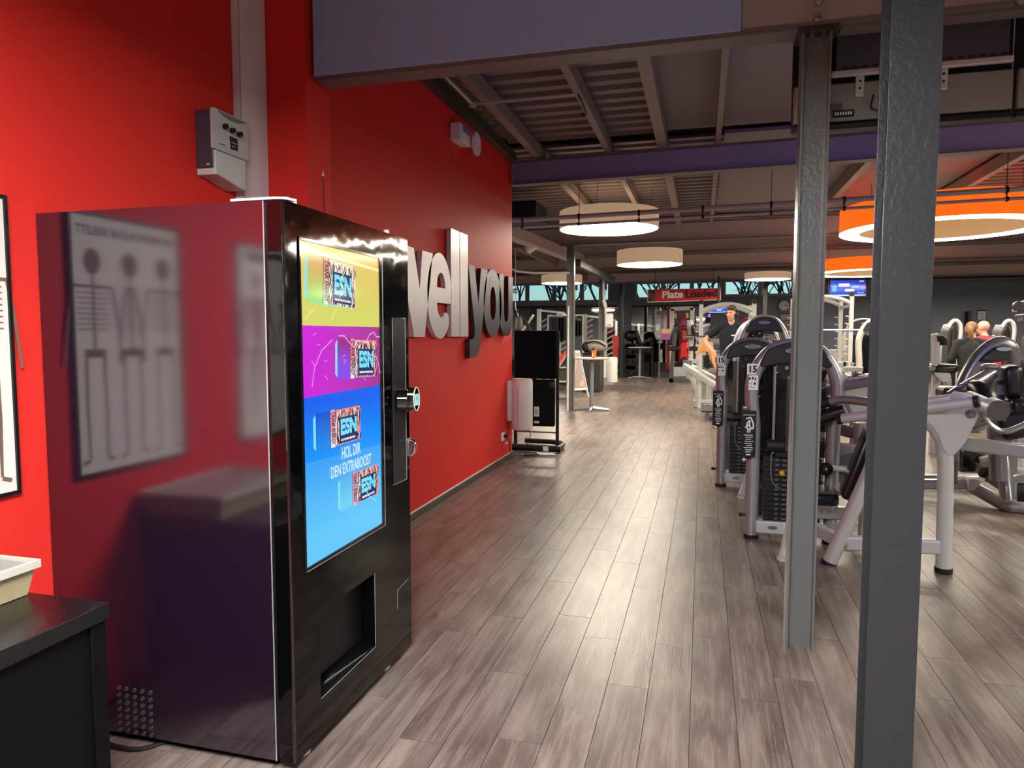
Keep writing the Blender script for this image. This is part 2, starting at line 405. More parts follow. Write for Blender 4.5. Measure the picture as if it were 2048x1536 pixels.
for px, py in ((1637, 5), (1634, 38), (2040, 3)):
    p = at(px, py, 3.56); MB().tube([(p.x, 3.566, p.z), (p.x, 3.515, p.z)], .011, 8).tube([(p.x, 3.566, p.z), (p.x, 3.545, p.z)], .02, 6).build('bolt', BOLT, b1)
PURPLE = mat('beam_two_paint', '#8f8ba4', .4)
beam(-2.30, 8.50, X_R, 7.55, 3.378, .285, .16, 'grey steel beam meeting the end of the red lettered wall', PURPLE)
BRN = mat('beam_brown_paint', '#b8a8a6', .5)
beam(LX, 15.0, X_R, 13.6, 3.378, .36, .18, 'brownish steel beam above the column beside the white bar table', BRN)
beam(LX, 20.6, X_R, 19.3, 3.378, .36, .18, 'brownish steel beam above the column carrying two white dispensers', BRN)
beam(LX, 25.8, X_R, 25.0, 3.378, .36, .18, 'brownish steel beam closest to the far windows', BRN)
# --- steel columns
def hcol(name, x0, x1, y0, y1, z1, flange_x, label, m=COLGREY, tf=.010):
    """H section; flange_x: flanges face +-X (open towards the camera), else flanges face +-Y"""
    t = thing(name, ((x0 + x1) / 2, (y0 + y1) / 2, 0), label, 'column', 'steel columns'); t['kind'] = 'structure'
    if flange_x:
        box('flange', x0, x0 + tf, y0, y1, 0, z1, m, t, bevel=.002); box('flange', x1 - tf, x1, y0, y1, 0, z1, m, t, bevel=.002)
        box('web', x0 + tf, x1 - tf, (y0 + y1) / 2 - .004, (y0 + y1) / 2 + .004, 0, z1, m, t)
    else:
        box('flange', x0, x1, y0, y0 + tf, 0, z1, m, t, bevel=.002); box('flange', x0, x1, y1 - tf, y1, 0, z1, m, t, bevel=.002)
        box('web', (x0 + x1) / 2 - .004, (x0 + x1) / 2 + .004, y0 + tf, y1 - tf, 0, z1, m, t)
    return t
c2 = hcol('steel_column', .424, .552, 3.595, 3.715, 2.945, True, 'grey steel column with its open side to the camera, bolted under the deep beam', mat('column_paint_lit', '#686c6a', .28, bump=.22, bscale=55))  # paler column paint, light from the front left put into its colour
box('cap_plate', .40, .575, 3.57, 3.74, 2.946, 2.967, COLGREY, c2)
for x in (.465, .515): MB().disc((x, 3.61, 2.94), (0, 0, 1), .012, .014, 6).build('bolt', BOLT, c2)
COLMID = mat('column_paint_mid', '#6d706b', .35, bump=.15, bscale=50)
hcol('steel_column', .551, .700, 2.50, 2.635, Z_C, False, 'thick grey steel column with a flat face, nearest the camera')
for (px, py, Y, lab) in ((1139, 819, 14.1, 'slim grey steel column between the black stand and the bar table'), (1201, 780, 19.9, 'slim grey steel column carrying two white dispensers'),
                         (1241, 755, 25.35, 'dark steel column beside the second bar table'), (1528, 700, 25.2, 'dark steel column between far clerestory windows')):
    p = at(px, py, Y); hcol('steel_column', p.x - .075, p.x + .075, Y, Y + .16, 3.37, True, lab, COLMID if Y < 20.5 else COLGREY)
# --- far wall with clerestory windows
WINS = [(-8.95, -3.95, 2.98, 3.86), (-2.87, .72, 3.06, 3.80), (.82, 3.75, 3.14, 3.82)]
fw = MB(); xs = [LX - .2]
for a, b_, z0, z1 in WINS: xs += [a, b_]
xs.append(X_R + .2)
for a, b_ in zip(xs[0::2], xs[1::2]): fw.box(a, b_, Y_F, Y_F + .25, 0, Z_C)
for a, b_, z0, z1 in WINS: fw.box(a, b_, Y_F, Y_F + .25, 0, z0); fw.box(a, b_, Y_F, Y_F + .25, z1, Z_C)
wall_far = fw.build('wall_far', DARKWALL, kind='structure', smooth=False)
WFR = mat('window_frame_paint', '#a9adb4', .4)
gm = bpy.data.materials.new('window_glass'); gm.use_nodes = True
gb = gm.node_tree.nodes['Principled BSDF']; gb.inputs['Transmission Weight'].default_value = 1; gb.inputs['Roughness'].default_value = 0; gb.inputs['IOR'].default_value = 1.45
gb.inputs['Base Color'].default_value = (.55, .86, 1, 1)
for wi, (a, b_, z0, z1) in enumerate(WINS):
    t = struct('window_%d' % (wi + 1)); t.location = ((a + b_) / 2, Y_F, z0)
    fr = MB()
    fr.box(a, b_, Y_F - .03, Y_F + .08, z0, z0 + .10).box(a, b_, Y_F - .03, Y_F + .08, z1 - .07, z1).box(a, a + .09, Y_F - .028, Y_F + .078, z0 + .1, z1 - .07).box(b_ - .09, b_, Y_F - .028, Y_F + .078, z0 + .1, z1 - .07)
    fr.build('frame', WFR, t, smooth=False)
    npn = (4, 3, 2)[wi]; dw = (b_ - a) / npn
    for k in range(npn):
        if k: box('mullion', a + k * dw - .09, a + k * dw + .09, Y_F - .026, Y_F + .076, z0 + .1, z1 - .07, WFR, t)
        box('pane', a + k * dw + .09, a + (k + 1) * dw - .09, Y_F + .02, Y_F + .03, z0 + .1, z1 - .07, gm, t)
box('trim_2', -9.1, -3.8, Y_F - .06, Y_F, 2.90, 2.98, WFR, kind='structure')
box('trim_3', 3.9, X_R, Y_F - .5, Y_F, 3.56, 3.7, GREYBEAM, kind='structure')
ORD = ['first', 'second', 'third', 'fourth', 'fifth', 'sixth', 'seventh', 'eighth', 'ninth', 'tenth']
# --- bare trees outside
BARK = mat('bark', '#2b3038', .9)
def grow(mb, p, d, r, L, lev):
    q = p + d * L; mid = (p + q) / 2 + Vector((random.uniform(-.06, .06), random.uniform(-.06, .06), 0)) * L
    mb.tube([p, mid, q], [r, r * .85, r * .7], 5, cap=False)
    if lev == 0: return
    for k in range(3 if lev > 1 else 2):
        nd = (d + Vector((random.uniform(-.8, .8), random.uniform(-.5, .5), random.uniform(-.25, .6)))).normalized()
        grow(mb, p + d * L * random.uniform(.55, 1), nd, r * .6, L * random.uniform(.6, .8), lev - 1)
for k, (x, y, h) in enumerate([(-9.5, 37, 3.0), (-8.0, 39, 3.3), (-6.9, 36.5, 2.7), (-5.2, 38, 3.2), (-3.0, 37, 2.9), (-1.4, 40, 3.4), (.3, 37.5, 3.1), (2.0, 38.5, 3.0), (3.6, 37, 2.8), (4.9, 40, 3.2)]):
    mb = MB(); random.seed(40 + k); grow(mb, Vector((x, y, -.2)), Vector((0.03 * (k % 3 - 1), 0, 1)), .13, h, 5)
    o = mb.build('bare_tree', BARK); tag(o, ORD[k] + ' from the left in the row of leafless trees outside the far windows', 'tree', 'bare trees outside the windows')
random.seed(11)
GROUT = mat('outside_ground', '#4e5a45', .9, bump=.2, bscale=6)
box('outside_ground', -40, 40, 31.3, 75, -.4, -.2, GROUT, kind='structure')

# ================================================================== LAMPS
FAB = mat('lampshade_fabric', '#d6bb96', .8, bump=.05, bscale=200)
DIFF = mat('lamp_diffuser', '#fff1dc', emit=LAMP_WHITE)
DIFFN = mat('lamp_diffuser_near', '#fbf9f8', emit=LAMP_NEAR)
DIFFR = mat('ring_diffuser', '#fff3dd', emit=LAMP_RING)
def lit_shade(name, a, b_, strength):
    m = bpy.data.materials.new(name); m.use_nodes = True; n = m.node_tree; b = n.nodes['Principled BSDF']
    b.inputs['Base Color'].default_value = lin(a); b.inputs['Roughness'].default_value = .6
    b.inputs['Emission Color'].default_value = lin(b_); b.inputs['Emission Strength'].default_value = strength; return m
FABLIT = lit_shade('lit_fabric', '#cbb08a', '#d8b492', .42)
TOPGLOW = lit_shade('lamp_top_glow', '#e0cdb0', '#ffd9ae', 1.4)
RINGGLOW = lit_shade('ring_top_glow', '#e0a080', '#ff5a3a', 2.2)
ORLIT = lit_shade('lit_orange_shade', '#e2401a', '#ff6c12', .95)
ORIN = lit_shade('lit_cream_shade', '#d8b98e', '#d8a870', .35)
WIRE = mat('steel_wire', '#6a6a6c', .4, metal=.8, var=0)
def drum_lamp(c, r, h, label, diff=DIFF, zc=3.84):
    t = thing('pendant_lamp', c, label, 'lamp'); c = Vector(c)
    MB().lathe([(r, 0), (r, h), (r - .012, h), (r - .012, 0)], c, 64, close=True).build('shade', FABLIT, t)
    MB().lathe([(0, .008), (r - .014, .008), (r - .014, .02), (0, .02)], c, 64).build('diffuser', diff, t)
    MB().lathe([(0, h - .02), (r - .014, h - .02), (r - .014, h - .01), (0, h - .01)], c, 48).build('top_cover', TOPGLOW, t)
    for k in range(3):
        a = 2 * math.pi * k / 3 + .4; p = c + Vector((math.cos(a), math.sin(a), 0)) * (r * .9)
        MB().tube([p + Vector((0, 0, h - .02)), Vector((p.x, p.y, zc))], .004, 5).build('suspension_wire', WIRE, t)
    return t
drum_lamp((-1.44, 11.05, 3.18), .765, .27, 'large round beige pendant lamp behind the pipes, biggest of the beige ones')
drum_lamp((-1.24, 16.98, 3.19), .765, .33, 'round beige pendant lamp hanging above the bar tables, middle-sized in view')
drum_lamp((-4.42, 22.4, 3.19), .66, .26, 'small-looking beige pendant lamp partly hidden by a slim column')
drum_lamp((1.85, 22.4, 3.19), .66, .20, 'beige pendant lamp low in front of the clerestory windows')
drum_lamp((-.4, .1, 2.86), .75, .28, 'beige pendant lamp hanging overhead near the vending machine', DIFFN, Z_C)
drum_lamp((6.2, .2, 2.9), .75, .28, 'unseen beige pendant lamp added to light the near right of the floor', DIFFN, Z_C)  # added lamp beside the view, evens out light on the near floor
drum_lamp((9.4, 13.0, 3.19), .765, .28, 'unseen beige pendant lamp added at the right side of the gym', DIFF)  # unseen lamp, added for more light over the right side
drum_lamp((-6.5, 14.5, 3.19), .765, .28, 'unseen beige pendant lamp added over the side area behind the red wall', DIFF)  # unseen lamp, added for more light behind the wall
drum_lamp((6.5, 26.0, 3.15), .56, .28, 'added beige pendant lamp far back, kept unseen behind the nearest column')  # added to brighten the far right wall, kept out of sight
drum_lamp((11.2, 24.5, 3.15), .765, .28, 'unseen beige pendant lamp added at the far right corner of the gym')  # added outside the frame to lift the dark far wall
drum_lamp((10.6, 18.5, 3.15), .765, .28, 'added beige pendant lamp by the right wall, out of the picture')  # another added lamp out of frame, extra light for the far right
def ring_lamp(c, ro, ri, h, label):
    t = thing('ring_lamp', c, label, 'lamp'); c = Vector(c)
    MB().lathe([(ro, .012), (ro, h), (ro - .01, h), (ro - .01, .012)], c, 96, close=True).build('outer_shade', ORLIT, t)
    MB().lathe([(ri, .012), (ri, h), (ri - .01, h), (ri - .01, .012)], c, 96, close=True).build('inner_shade', ORIN, t)
    MB().lathe([(ri, 0), (ro, 0), (ro, .012), (ri, .012)], c, 96, close=True).build('diffuser', DIFFR, t)
    MB().lathe([(ri, h - .02), (ro - .011, h - .02), (ro - .011, h - .01), (ri, h - .01)], c, 64, close=True).build('top_cover', RINGGLOW, t)
    for k in range(4):
        a = math.pi * k / 2 + .5; p = c + Vector((math.cos(a), math.sin(a), 0)) * (ri + ro) / 2
        MB().tube([p + Vector((0, 0, h - .02)), Vector((p.x, p.y, 3.84))], .004, 5).build('suspension_wire', WIRE, t)
ring_lamp((3.58, 12.45, 3.17), 1.46, 1.17, .38, 'large orange ring lamp with white underside, cut by the picture edge')
ring_lamp(atZ(1735, 547, 3.05), 1.25, 1.0, .31, 'orange ring lamp deeper in the room, between the two near columns')
ring_lamp((5.6, 5.8, 3.05), 1.3, 1.02, .38, 'orange ring lamp over the machines at the near end of the gym')

# ================================================================== CEILING SERVICES
PIPE = mat('grey_conduit', '#b3abac', .35)
def pipes(x0, y0, x1, y1, z, label):
    t = thing('conduit_pair', ((x0 + x1) / 2, (y0 + y1) / 2, z), label, 'pipe')
    a, b_ = Vector((x0, y0, z)), Vector((x1, y1, z))
    MB().tube([a, b_], .033, 10).build('upper_pipe', PIPE, t)
    MB().tube([a - Vector((0, .02, .11)), b_ - Vector((0, .02, .11))], .02, 8).build('lower_pipe', PIPE, t)
    n = int((b_ - a).length / .87)
    for k in range(n + 1):
        p = a + (b_ - a) * (k + .35) / (n + 1)
        MB().tube([p + Vector((0, 0, .04)), p - Vector((0, .02, .14))], .008, 6).disc(p, (1, 0, 0), .042, .03, 10).disc(p - Vector((0, .02, .11)), (1, 0, 0), .028, .03, 8).build('pipe_clip', RUBBER, t)
    for k in range(0, n + 1, 3):
        p = a + (b_ - a) * (k + .35) / (n + 1); MB().tube([p, Vector((p.x, p.y, 3.84))], .005, 5).build('drop_rod', WIRE, t)
pipes(-4.6, 10.35, X_R - .1, 8.6, 3.235, 'pair of grey pipes crossing the ceiling in front of the biggest beige lamp')
t = thing('spray_pipe', (-1.5, 6.7, 3.6), 'thin grey pipe with end fitting between the ceiling joists', 'pipe')
p, q = atZ(945, 208, 3.6), atZ(1155, 188, 3.6)
MB().tube([p, q], .014, 8).tube([p + Vector((-.02, -.9, .02)), p], .014, 8).disc(p, (1, 0, 0), .03, .05, 10).build('pipe', PIPE, t)
r_ = atZ(1165, 208, 3.6)
MB().tube([q, q + Vector((.02, .05, -.03)), r_, r_ + Vector((.0, .25, -.03)), r_ + Vector((-.05, .28, 0))], .012, 6, smooth=1).build('fitting', BLACK, t)
pa, pb = at(1010, 533, 14.09), at(1140, 546, 14.09); pm = at(1045, 546, 14.09)
o = MB().tube([pa, pm, pb], .022, 8, smooth=1).build('thin_conduit', DUCTW); tag(o, 'thin white conduit running to the first slim column under the ceiling', 'pipe')
# televisions hung from the first beam, seen from behind
TVBACK = mat('screen_back', '#85847f', .55); TVBACKD = mat('screen_back_dark', '#15151b', .5)
SCRBLUE = mat('screen_glow_blue', '#8078ff', emit=3.2)
def hung_tv(x0, x1, zb, label, ports):
    t = thing('hanging_television', ((x0 + x1) / 2, 3.95, zb), label, 'television', 'televisions hung behind the near beam')
    h = .70
    box('upper_back', x0, x1, 3.975, 4.0, zb, zb + h, TVBACKD, t, bevel=.004)
    box('lower_back', x0 + .005, x1 - .005, 3.935, 3.975, zb + .012, zb + .20, TVBACK, t, bevel=.008)
    box('bezel_strip', x0, x1, 3.93, 4.0, zb - .028, zb, BLACK, t, bevel=.003)
    box('screen', x0 + .02, x1 - .02, 4.0, 4.006, zb + .02, zb + h - .02, SCRBLUE, t)
    cx = (x0 + x1) / 2
    for s_ in (-.185, .185):
        a = box('mount_arm', cx + s_ - .02, cx + s_ + .02, 3.915, 3.93, zb + .12, zb + .42, PALE, t, bevel=.005)
        for k in range(6): MB().disc((cx + s_, 3.914, zb + .16 + k * .035), (0, 1, 0), .006, .004, 8).build('arm_hole', INK, a)
    for k in range(3): box('vent_slats', cx + .09, cx + .17, 3.932, 3.935, zb + .07 + k * .013, zb + .078 + k * .013, BLACK, t)
    box('vent_slats', cx - .35, cx - .26, 3.932, 3.935, zb + .05, zb + .10, mat('vent_grey', '#5c5a57', .6), t)
    if ports:
        pp = box('port_panel', x0 + .19, x0 + .29, 3.93, 3.935, zb + .03, zb + .065, INK, t)
        for k in range(7): box('port', x0 + .2 + k * .012, x0 + .207 + k * .012, 3.928, 3.931, zb + .04, zb + .055, WHITE, pp)
    return t
tv = hung_tv(.425, 1.415, 2.615, 'back of a television hung on a slotted wall plate behind the near column', True)
pl = box('mount_plate', .62, 1.372, 3.90, 3.912, 2.86, 3.05, mat('plate_grey', '#5b5a5e', .5, metal=.3), tv, bevel=.003)
box('mount_rail', .60, 1.39, 3.885, 3.915, 2.832, 2.862, PALE, tv, bevel=.006)
for k in range(16): box('plate_slot', .65 + k * .046, .675 + k * .046, 3.898, 3.901, 2.872, 2.88, INK, pl)
MB().tube([(.80, 3.92, 2.74), (.78, 3.91, 2.67), (.83, 3.91, 2.655), (.86, 3.92, 2.69)], .004, 6, smooth=2).build('cable', BLACK, tv)
hung_tv(1.425, 2.45, 2.615, 'back of the next television, mostly outside the picture edge', False)
# dark boxes and equipment hung at the left beyond the red wall
p0, p1 = at(1020, 436, 10.4), at(1072, 400, 10.4)
spk = box('ceiling_unit', p0.x - .5, p1.x, 10.4, 11.2, p0.z, p1.z, mat('navy_black_metal', '#0c0f20', .5), bevel=.01); tag(spk, 'dark blue-black box hung under the ceiling beside the red wall', 'ceiling box')
p = at(1064, 494, 13.2)
t = thing('spot_lamp', p, 'white spot lamp fixed under the brownish beam above the first column', 'lamp')
MB().tube([p + Vector((-.09, 0, -.06)), p + Vector((.06, -.03, .05))], [.085, .10], 16).build('head', WHITE, t)
MB().tube([p + Vector((0, 0, .08)), p + Vector((0, .1, .2))], .02, 8).build('bracket', WHITE, t)
for (a, b_, c_, d_) in ((1024, 455, 1112, 489),):
    pa, pb = atZ(a, b_, 3.3), atZ(1160, 520, 3.3)
    dg = MB().bar(pa + Vector((-.3, -1, 0)), pb, .22, .2).build('sloping_beam', BRN); tag(dg, 'brownish beam running away from the camera at the left', 'beam', kind='structure')
pa, pb = atZ(1155, 526, 3.1), atZ(1225, 560, 3.1)
dg = MB().bar(pa, pb, .14, .16).build('sloping_beam', BRN); dg.data.materials[0] = TRIMG; tag(dg, 'short brownish beam between the two slim columns', 'beam', kind='structure')
# ================================================================== RED WALL: duct, control unit, lettering, emergency lamp
d = box('trim_4', X_L, -2.362, 3.265, 3.499, 1.9, 3.9, DUCTW, kind='structure', bevel=.004)
box('duct_seam', -2.364, -2.3605, 3.265, 3.269, 1.9, 3.9, mat('seam_grey', '#a09ea4', .6), d)
UNITD = mat('unit_dark_plastic', '#443a48', .5); UNITG = mat('unit_grey_plastic', '#b6b9bc', .45); UNITL = mat('unit_light_plastic', '#c6cac6', .45)
def zpx(px, py, X=-2.33): return atX(px, py, X)
t = thing('control_unit', (-2.40, 3.12, 2.33), 'grey wall control unit with three black knobs beside the white duct', 'control unit')
zt, zm, zl = 2.645, 2.46, 2.31
box('housing', X_L - .033, -2.345, 2.995, 3.25, zm - .10, zt - .002, UNITD, t, bevel=.006)
# front plate with a wavy left edge
prof = [(-2.345, zm - .005), (-2.333, zm + .03), (-2.34, zm + .09), (-2.328, zt - .05), (-2.33, zt)]
vs = [(x, y, z) for x, z in prof for y in (2.992, 3.262)] + [(-2.352, y, z) for x, z in prof for y in (2.992, 3.262)]
n = len(prof); fs = [(2 * i, 2 * i + 1, 2 * i + 3, 2 * i + 2) for i in range(n - 1)] + [(2 * n + 2 * i, 2 * n + 2 * i + 2, 2 * n + 2 * i + 3, 2 * n + 2 * i + 1) for i in range(n - 1)]
fs += [(0, 2 * n, 2 * n + 1, 1), (2 * n - 2, 2 * n - 1, 4 * n - 1, 4 * n - 2)] + [(2 * i, 2 * i + 2, 2 * n + 2 * i + 2, 2 * n + 2 * i) for i in range(n - 1)] + [(2 * i + 1, 2 * n + 2 * i + 1, 2 * n + 2 * i + 3, 2 * i + 3) for i in range(n - 1)]
fp = MB().add(vs, fs).build('front_plate', UNITG, t, weld=True)
sc = MB().prism([(-2.3265, 3.02 + .215 * i / 10, zt - .008 - .022 * math.sin(math.pi * i / 10)) for i in range(11)], (.003, 0, 0)); sc.build('grip_recess', mat('recess_grey', '#6f7073', .5), fp)
for k in range(3):
    y = 3.07 + k * .056; z = zm + .115 - .004 * k
    kb = MB().lathe([(0, 0), (.014, 0), (.012, .02), (.006, .024), (0, .024)], (0, 0, 0), 16)
    kb.v = [(-2.334 + v[2], y + v[0], z + v[1]) for v in kb.v]; kb.build('knob', BLACK, t)
dsp = box('display', -2.338, -2.331, 3.115, 3.17, zm + .02, zm + .08, INK, t)
box('display_line', -2.331, -2.330, 3.122, 3.162, zm + .05, zm + .054, UNITG, dsp); box('display_line', -2.331, -2.330, 3.122, 3.15, zm + .032, zm + .036, UNITG, dsp)
for k in range(6): box('print_mark', -2.3355, -2.334, 3.035 + k * .008, 3.040 + k * .008, zm + .022, zm + .022 + (.012 if k in (0, 4) else .007), INK, fp)
lo = MB(); ys = [3.0 + .235 * i / 12 for i in range(13)]
top = [(y, zm - .012) for y in ys]; bot = [(y, zl + .02 - .035 * (0.5 - 0.5 * math.cos(math.pi * i / 12))) for i, y in enumerate(ys)]
poly = top + bot[::-1]
lo.prism([(X_L - .033, y, z) for y, z in poly], (.108, 0, 0)); lo.build('lower_cover', UNITL, t, bevel=.004)
box('led', X_L + .03, X_L + .045, 2.991, 2.996, zm - .085, zm - .08, WHITE, t)
t.location += Vector((.033, -.026, 0))
# pull cord on the pier
t = thing('pull_cord', (-2.118, 3.67, 2.2), 'thin dark cord hanging from a white hook on the red pier', 'cord')
p, q = atX(646, 350, -2.115), atX(650, 425, -2.115)
MB().tube([p, q + Vector((0, 0, -.2))], .002, 5).build('cord', BLACK, t); MB().ball(p, .008, 10).tube([p, p + Vector((0, 0, .02))], .003, 6).build('hook', WHITE, t)

# lettering
LET_L = mat('letters_brushed_silver', '#c9c7c8', .32, metal=.35, var=.02)
LET_D = mat('letters_dark_metal', '#474852', .3, metal=.75, var=.02)
ltr = thing('wall_lettering', (RW, 6.5, 1.5), 'big wellyou lettering in silver and dark metal standing off the red wall', 'sign')
def glyph(name, splines, m):
    me = curve_mesh(splines, .045)
    M = Matrix(((0, 0, 1, RW + .034), (1, 0, 0, 0), (0, 1, 0, 0), (0, 0, 0, 1)))
    me.transform(M); me.materials.clear(); me.materials.append(m)
    o = bpy.data.objects.new(name, me); COL.objects.link(o); attach(o, ltr)
    o.modifiers.new('bevel', 'BEVEL').width = .003; return o
B, Xh, T = 1.53, 2.247, 2.53
glyph('letter', [[(4.44, Xh), (4.68, Xh), (4.80, 1.93), (4.95, Xh), (5.17, Xh) , (5.30, Xh), (5.418, 1.93), (5.478, Xh), (5.712, Xh), (5.518, B), (5.294, B), (5.09, 2.02), (4.91, B), (4.69, B)]], LET_L)
e_out = ell(5.875, 1.892, .315, .378, 0, 360, 40)
# e: outer ellipse cut by the right opening
eo = ell(5.88, 1.892, .315, .379, -28, 352, 44)     # from the lower right terminal up over the top? (counter clockwise)
eo = ell(5.88, 1.892, .315, .379, -4, 318, 40)
glyph('letter', [ell(5.88, 1.892, .300, .379, 0, 318, 40) + [(6.10, 1.72), (6.06, 1.745)] + ell(5.91, 1.832, .105, .13, -40, -180, 12) + [(5.805, 1.832), (6.18, 1.832)],
                 ell(5.91, 1.97, .105, .13, 0, 180, 14) + [(5.805, 1.965), (6.015, 1.965)]], LET_L)
glyph('letter', [[(6.167, B), (6.402, B), (6.402, T), (6.167, T)]], LET_L)
glyph('letter', [[(6.420, B), (6.655, B), (6.655, T), (6.420, T)]], LET_L)
glyph('letter', [[(6.668, Xh), (6.868, Xh), (6.99, 1.86), (7.085, Xh), (7.325, Xh), (7.075, 1.50), (7.04, 1.42), (6.98, 1.35), (6.90, 1.322), (6.82, 1.312), (6.70, 1.312), (6.70, 1.50), (6.80, 1.505), (6.85, 1.53), (6.868, 1.60)]], LET_D)
glyph('letter', [ell(7.515, 1.895, .345, .378, 0, 360, 44), ell(7.515, 1.895, .115, .185, 0, 360, 28)], LET_D)
glyph('letter', [[(7.77, Xh), (7.955, Xh)] + ell(8.06, 1.80, .098, .10, 180, 360, 14) + [(8.16, Xh), (8.365, Xh), (8.365, 1.78)] + ell(8.13, 1.79, .235, .255, 0, -110, 14) + ell(8.04, 1.80, .262, .262, -100, -178, 10)], LET_D)
# emergency lamp and detector on the red wall
t = thing('emergency_light', (RW, 6.5, 3.35), 'white two-headed emergency light box high on the lettered red wall', 'emergency light')
box('housing', RW, RW + .10, 6.32, 6.62, 3.37, 3.53, WHITE, t, bevel=.008)
box('shade_half', RW + .10, RW + .112, 6.40, 6.61, 3.46, 3.53, mat('lamp_grey_lens', '#77767f', .3), t)
t = thing('round_detector', (RW + .06, 6.80, 3.45), 'round white disc mounted beside the emergency light box', 'detector')
MB().disc((RW + .10, 6.80, 3.45), (1, 0, 0), .115, .03, 28).build('dome', WHITE, t, bevel=.006); MB().tube([(RW, 6.80, 3.45), (RW + .09, 6.80, 3.45)], .03, 10).build('stem', WHITE, t)
# socket, plug and cord at the end of the wall
t = thing('wall_socket', (RW, 8.1, .3), 'white socket with a black plug low on the lettered wall', 'socket')
p = atX(1004, 873, RW)
box('socket_plate', RW, RW + .02, p.y - .06, p.y + .06, p.z - .05, p.z + .05, WHITE, t, bevel=.006)
MB().tube([(RW + .02, p.y + .03, p.z), (RW + .06, p.y + .03, p.z)], .022, 12).build('plug', BLACK, t)
MB().tube([(RW + .06, p.y + .03, p.z - .01), (RW + .09, p.y + .05, p.z - .08), (RW + .05, p.y + .15, .12), (RW + .08, p.y + .3, .03), (RW + .25, p.y + .55, .012)], .006, 6, smooth=2).build('cord', BLACK, t)
p = atX(1011, 886, RW + .03); box('cable_tag', RW + .03, RW + .045, p.y - .03, p.y + .03, p.z - .012, p.z + .012, WHITE, t)
# ================================================================== VENDING MACHINE
XV, VY0, VY1, VZ0, VZ1 = -1.36, 2.09, 3.115, .035, 2.0
SIDE = bpy.data.materials.new('vending_side_laminate'); SIDE.use_nodes = True
_n = SIDE.node_tree; _b = _n.nodes['Principled BSDF']
_b.inputs['Base Color'].default_value = lin('#1d1220'); _b.inputs['Roughness'].default_value = .11; _b.inputs['IOR'].default_value = 1.85
_b.inputs['Specular IOR Level'].default_value = .75
FRONT = bpy.data.materials.new('vending_gloss_foil'); FRONT.use_nodes = True
_n = FRONT.node_tree; _b = _n.nodes['Principled BSDF']; _b.inputs['Base Color'].default_value = lin('#050506'); _b.inputs['Roughness'].default_value = .06; _b.inputs['IOR'].default_value = 1.45
_tc = _n.nodes.new('ShaderNodeTexCoord'); _z = _n.nodes.new('ShaderNodeTexNoise'); _z.inputs['Scale'].default_value = 5; _n.links.new(_tc.outputs['Object'], _z.inputs['Vector'])
_z2 = _n.nodes.new('ShaderNodeTexNoise'); _z2.inputs['Scale'].default_value = 160; _z2.inputs['Detail'].default_value = 2; _n.links.new(_tc.outputs['Object'], _z2.inputs['Vector'])
_a = _n.nodes.new('ShaderNodeMath'); _a.operation = 'MULTIPLY_ADD'; _a.inputs[1].default_value = .012; _n.links.new(_z2.outputs['Fac'], _a.inputs[0]); _n.links.new(_z.outputs['Fac'], _a.inputs[2])
_p = _n.nodes.new('ShaderNodeBump'); _p.inputs['Strength'].default_value = .22; _p.inputs['Distance'].default_value = .01
_n.links.new(_a.outputs[0], _p.inputs['Height']); _n.links.new(_p.outputs[0], _b.inputs['Normal'])
vend = thing('vending_machine', (-1.85, 2.6, 0), 'tall glossy black vending machine with a big lit advert screen, against the red wall', 'vending machine')
XB = -2.407
CX0, CX1, CY0, CY1, CZ0, CZ1 = XV - .30, XV, 2.268, 2.722, .185, .512          # delivery chute
cab = MB()
cab.box(XB, XV - .075, VY0, VY0 + .012, VZ0, VZ1)                            # side facing the camera
cab.box(XB, XV - .075, VY1 - .012, VY1, VZ0, VZ1).box(XB, XB + .012, VY0 + .0121, VY1 - .0121, VZ0, VZ1).box(XB + .0121, XV - .075, VY0 + .0121, VY1 - .0121, VZ1 - .012, VZ1).box(XB + .0121, XV - .075, VY0 + .0121, VY1 - .0121, VZ0, VZ0 + .02)
cab.build('cabinet', SIDE, vend, smooth=False)
dr = MB(); x0 = XV - .062
for a in ((VY0, CY0, VZ0, VZ1), (CY1, VY1, VZ0, VZ1), (CY0, CY1, CZ1, VZ1), (CY0, CY1, VZ0, CZ0)): dr.box(x0, XV, *a)
door = dr.build('door', FRONT, vend, smooth=False)
box('door_seam', XV - .076, XV - .062, VY0 + .004, VY1 - .004, VZ0 + .01, VZ1 - .004, mat('seam_black', '#030304', .4), vend)
MB().tube([(XV - .004, VY0 + .004, VZ0), (XV - .004, VY0 + .004, VZ1 - .003)], .006, 8).build('door_edge', BLACKGLOSS, door)
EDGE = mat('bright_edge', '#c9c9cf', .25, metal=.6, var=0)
box('corner_edge', XV - .078, XV - .074, VY0 - .0015, VY0 + .001, VZ0, VZ1, EDGE, vend)
topp = [(XV - .20, VY0 - .004), (XV - .03, VY0 - .004), (XV + .008, VY0 + .012), (XV + .012, VY0 + .06), (XV - .20, VY0 + .08)]
MB().prism([(x, y, VZ1 + .002) for x, y in topp], (0, 0, .008)).build('top_corner_plate', WHITE, vend)
for y in (2.2, 2.95): MB().tube([(XV - .03, y, VZ1), (XV - .03, y, VZ1 + .022)], .012, 10).build('top_stud', WHITE, vend)
for (x, y) in ((XV - .05, VY1 - .22), (XV - .05, VY0 + .12), (XB + .1, VY1 - .2), (XB + .1, VY0 + .12)):
    MB().lathe([(0, 0), (.03, 0), (.032, .008), (.014, .016), (.012, .04), (0, .04)], (x, y, 0), 20).build('foot', WHITE, vend)
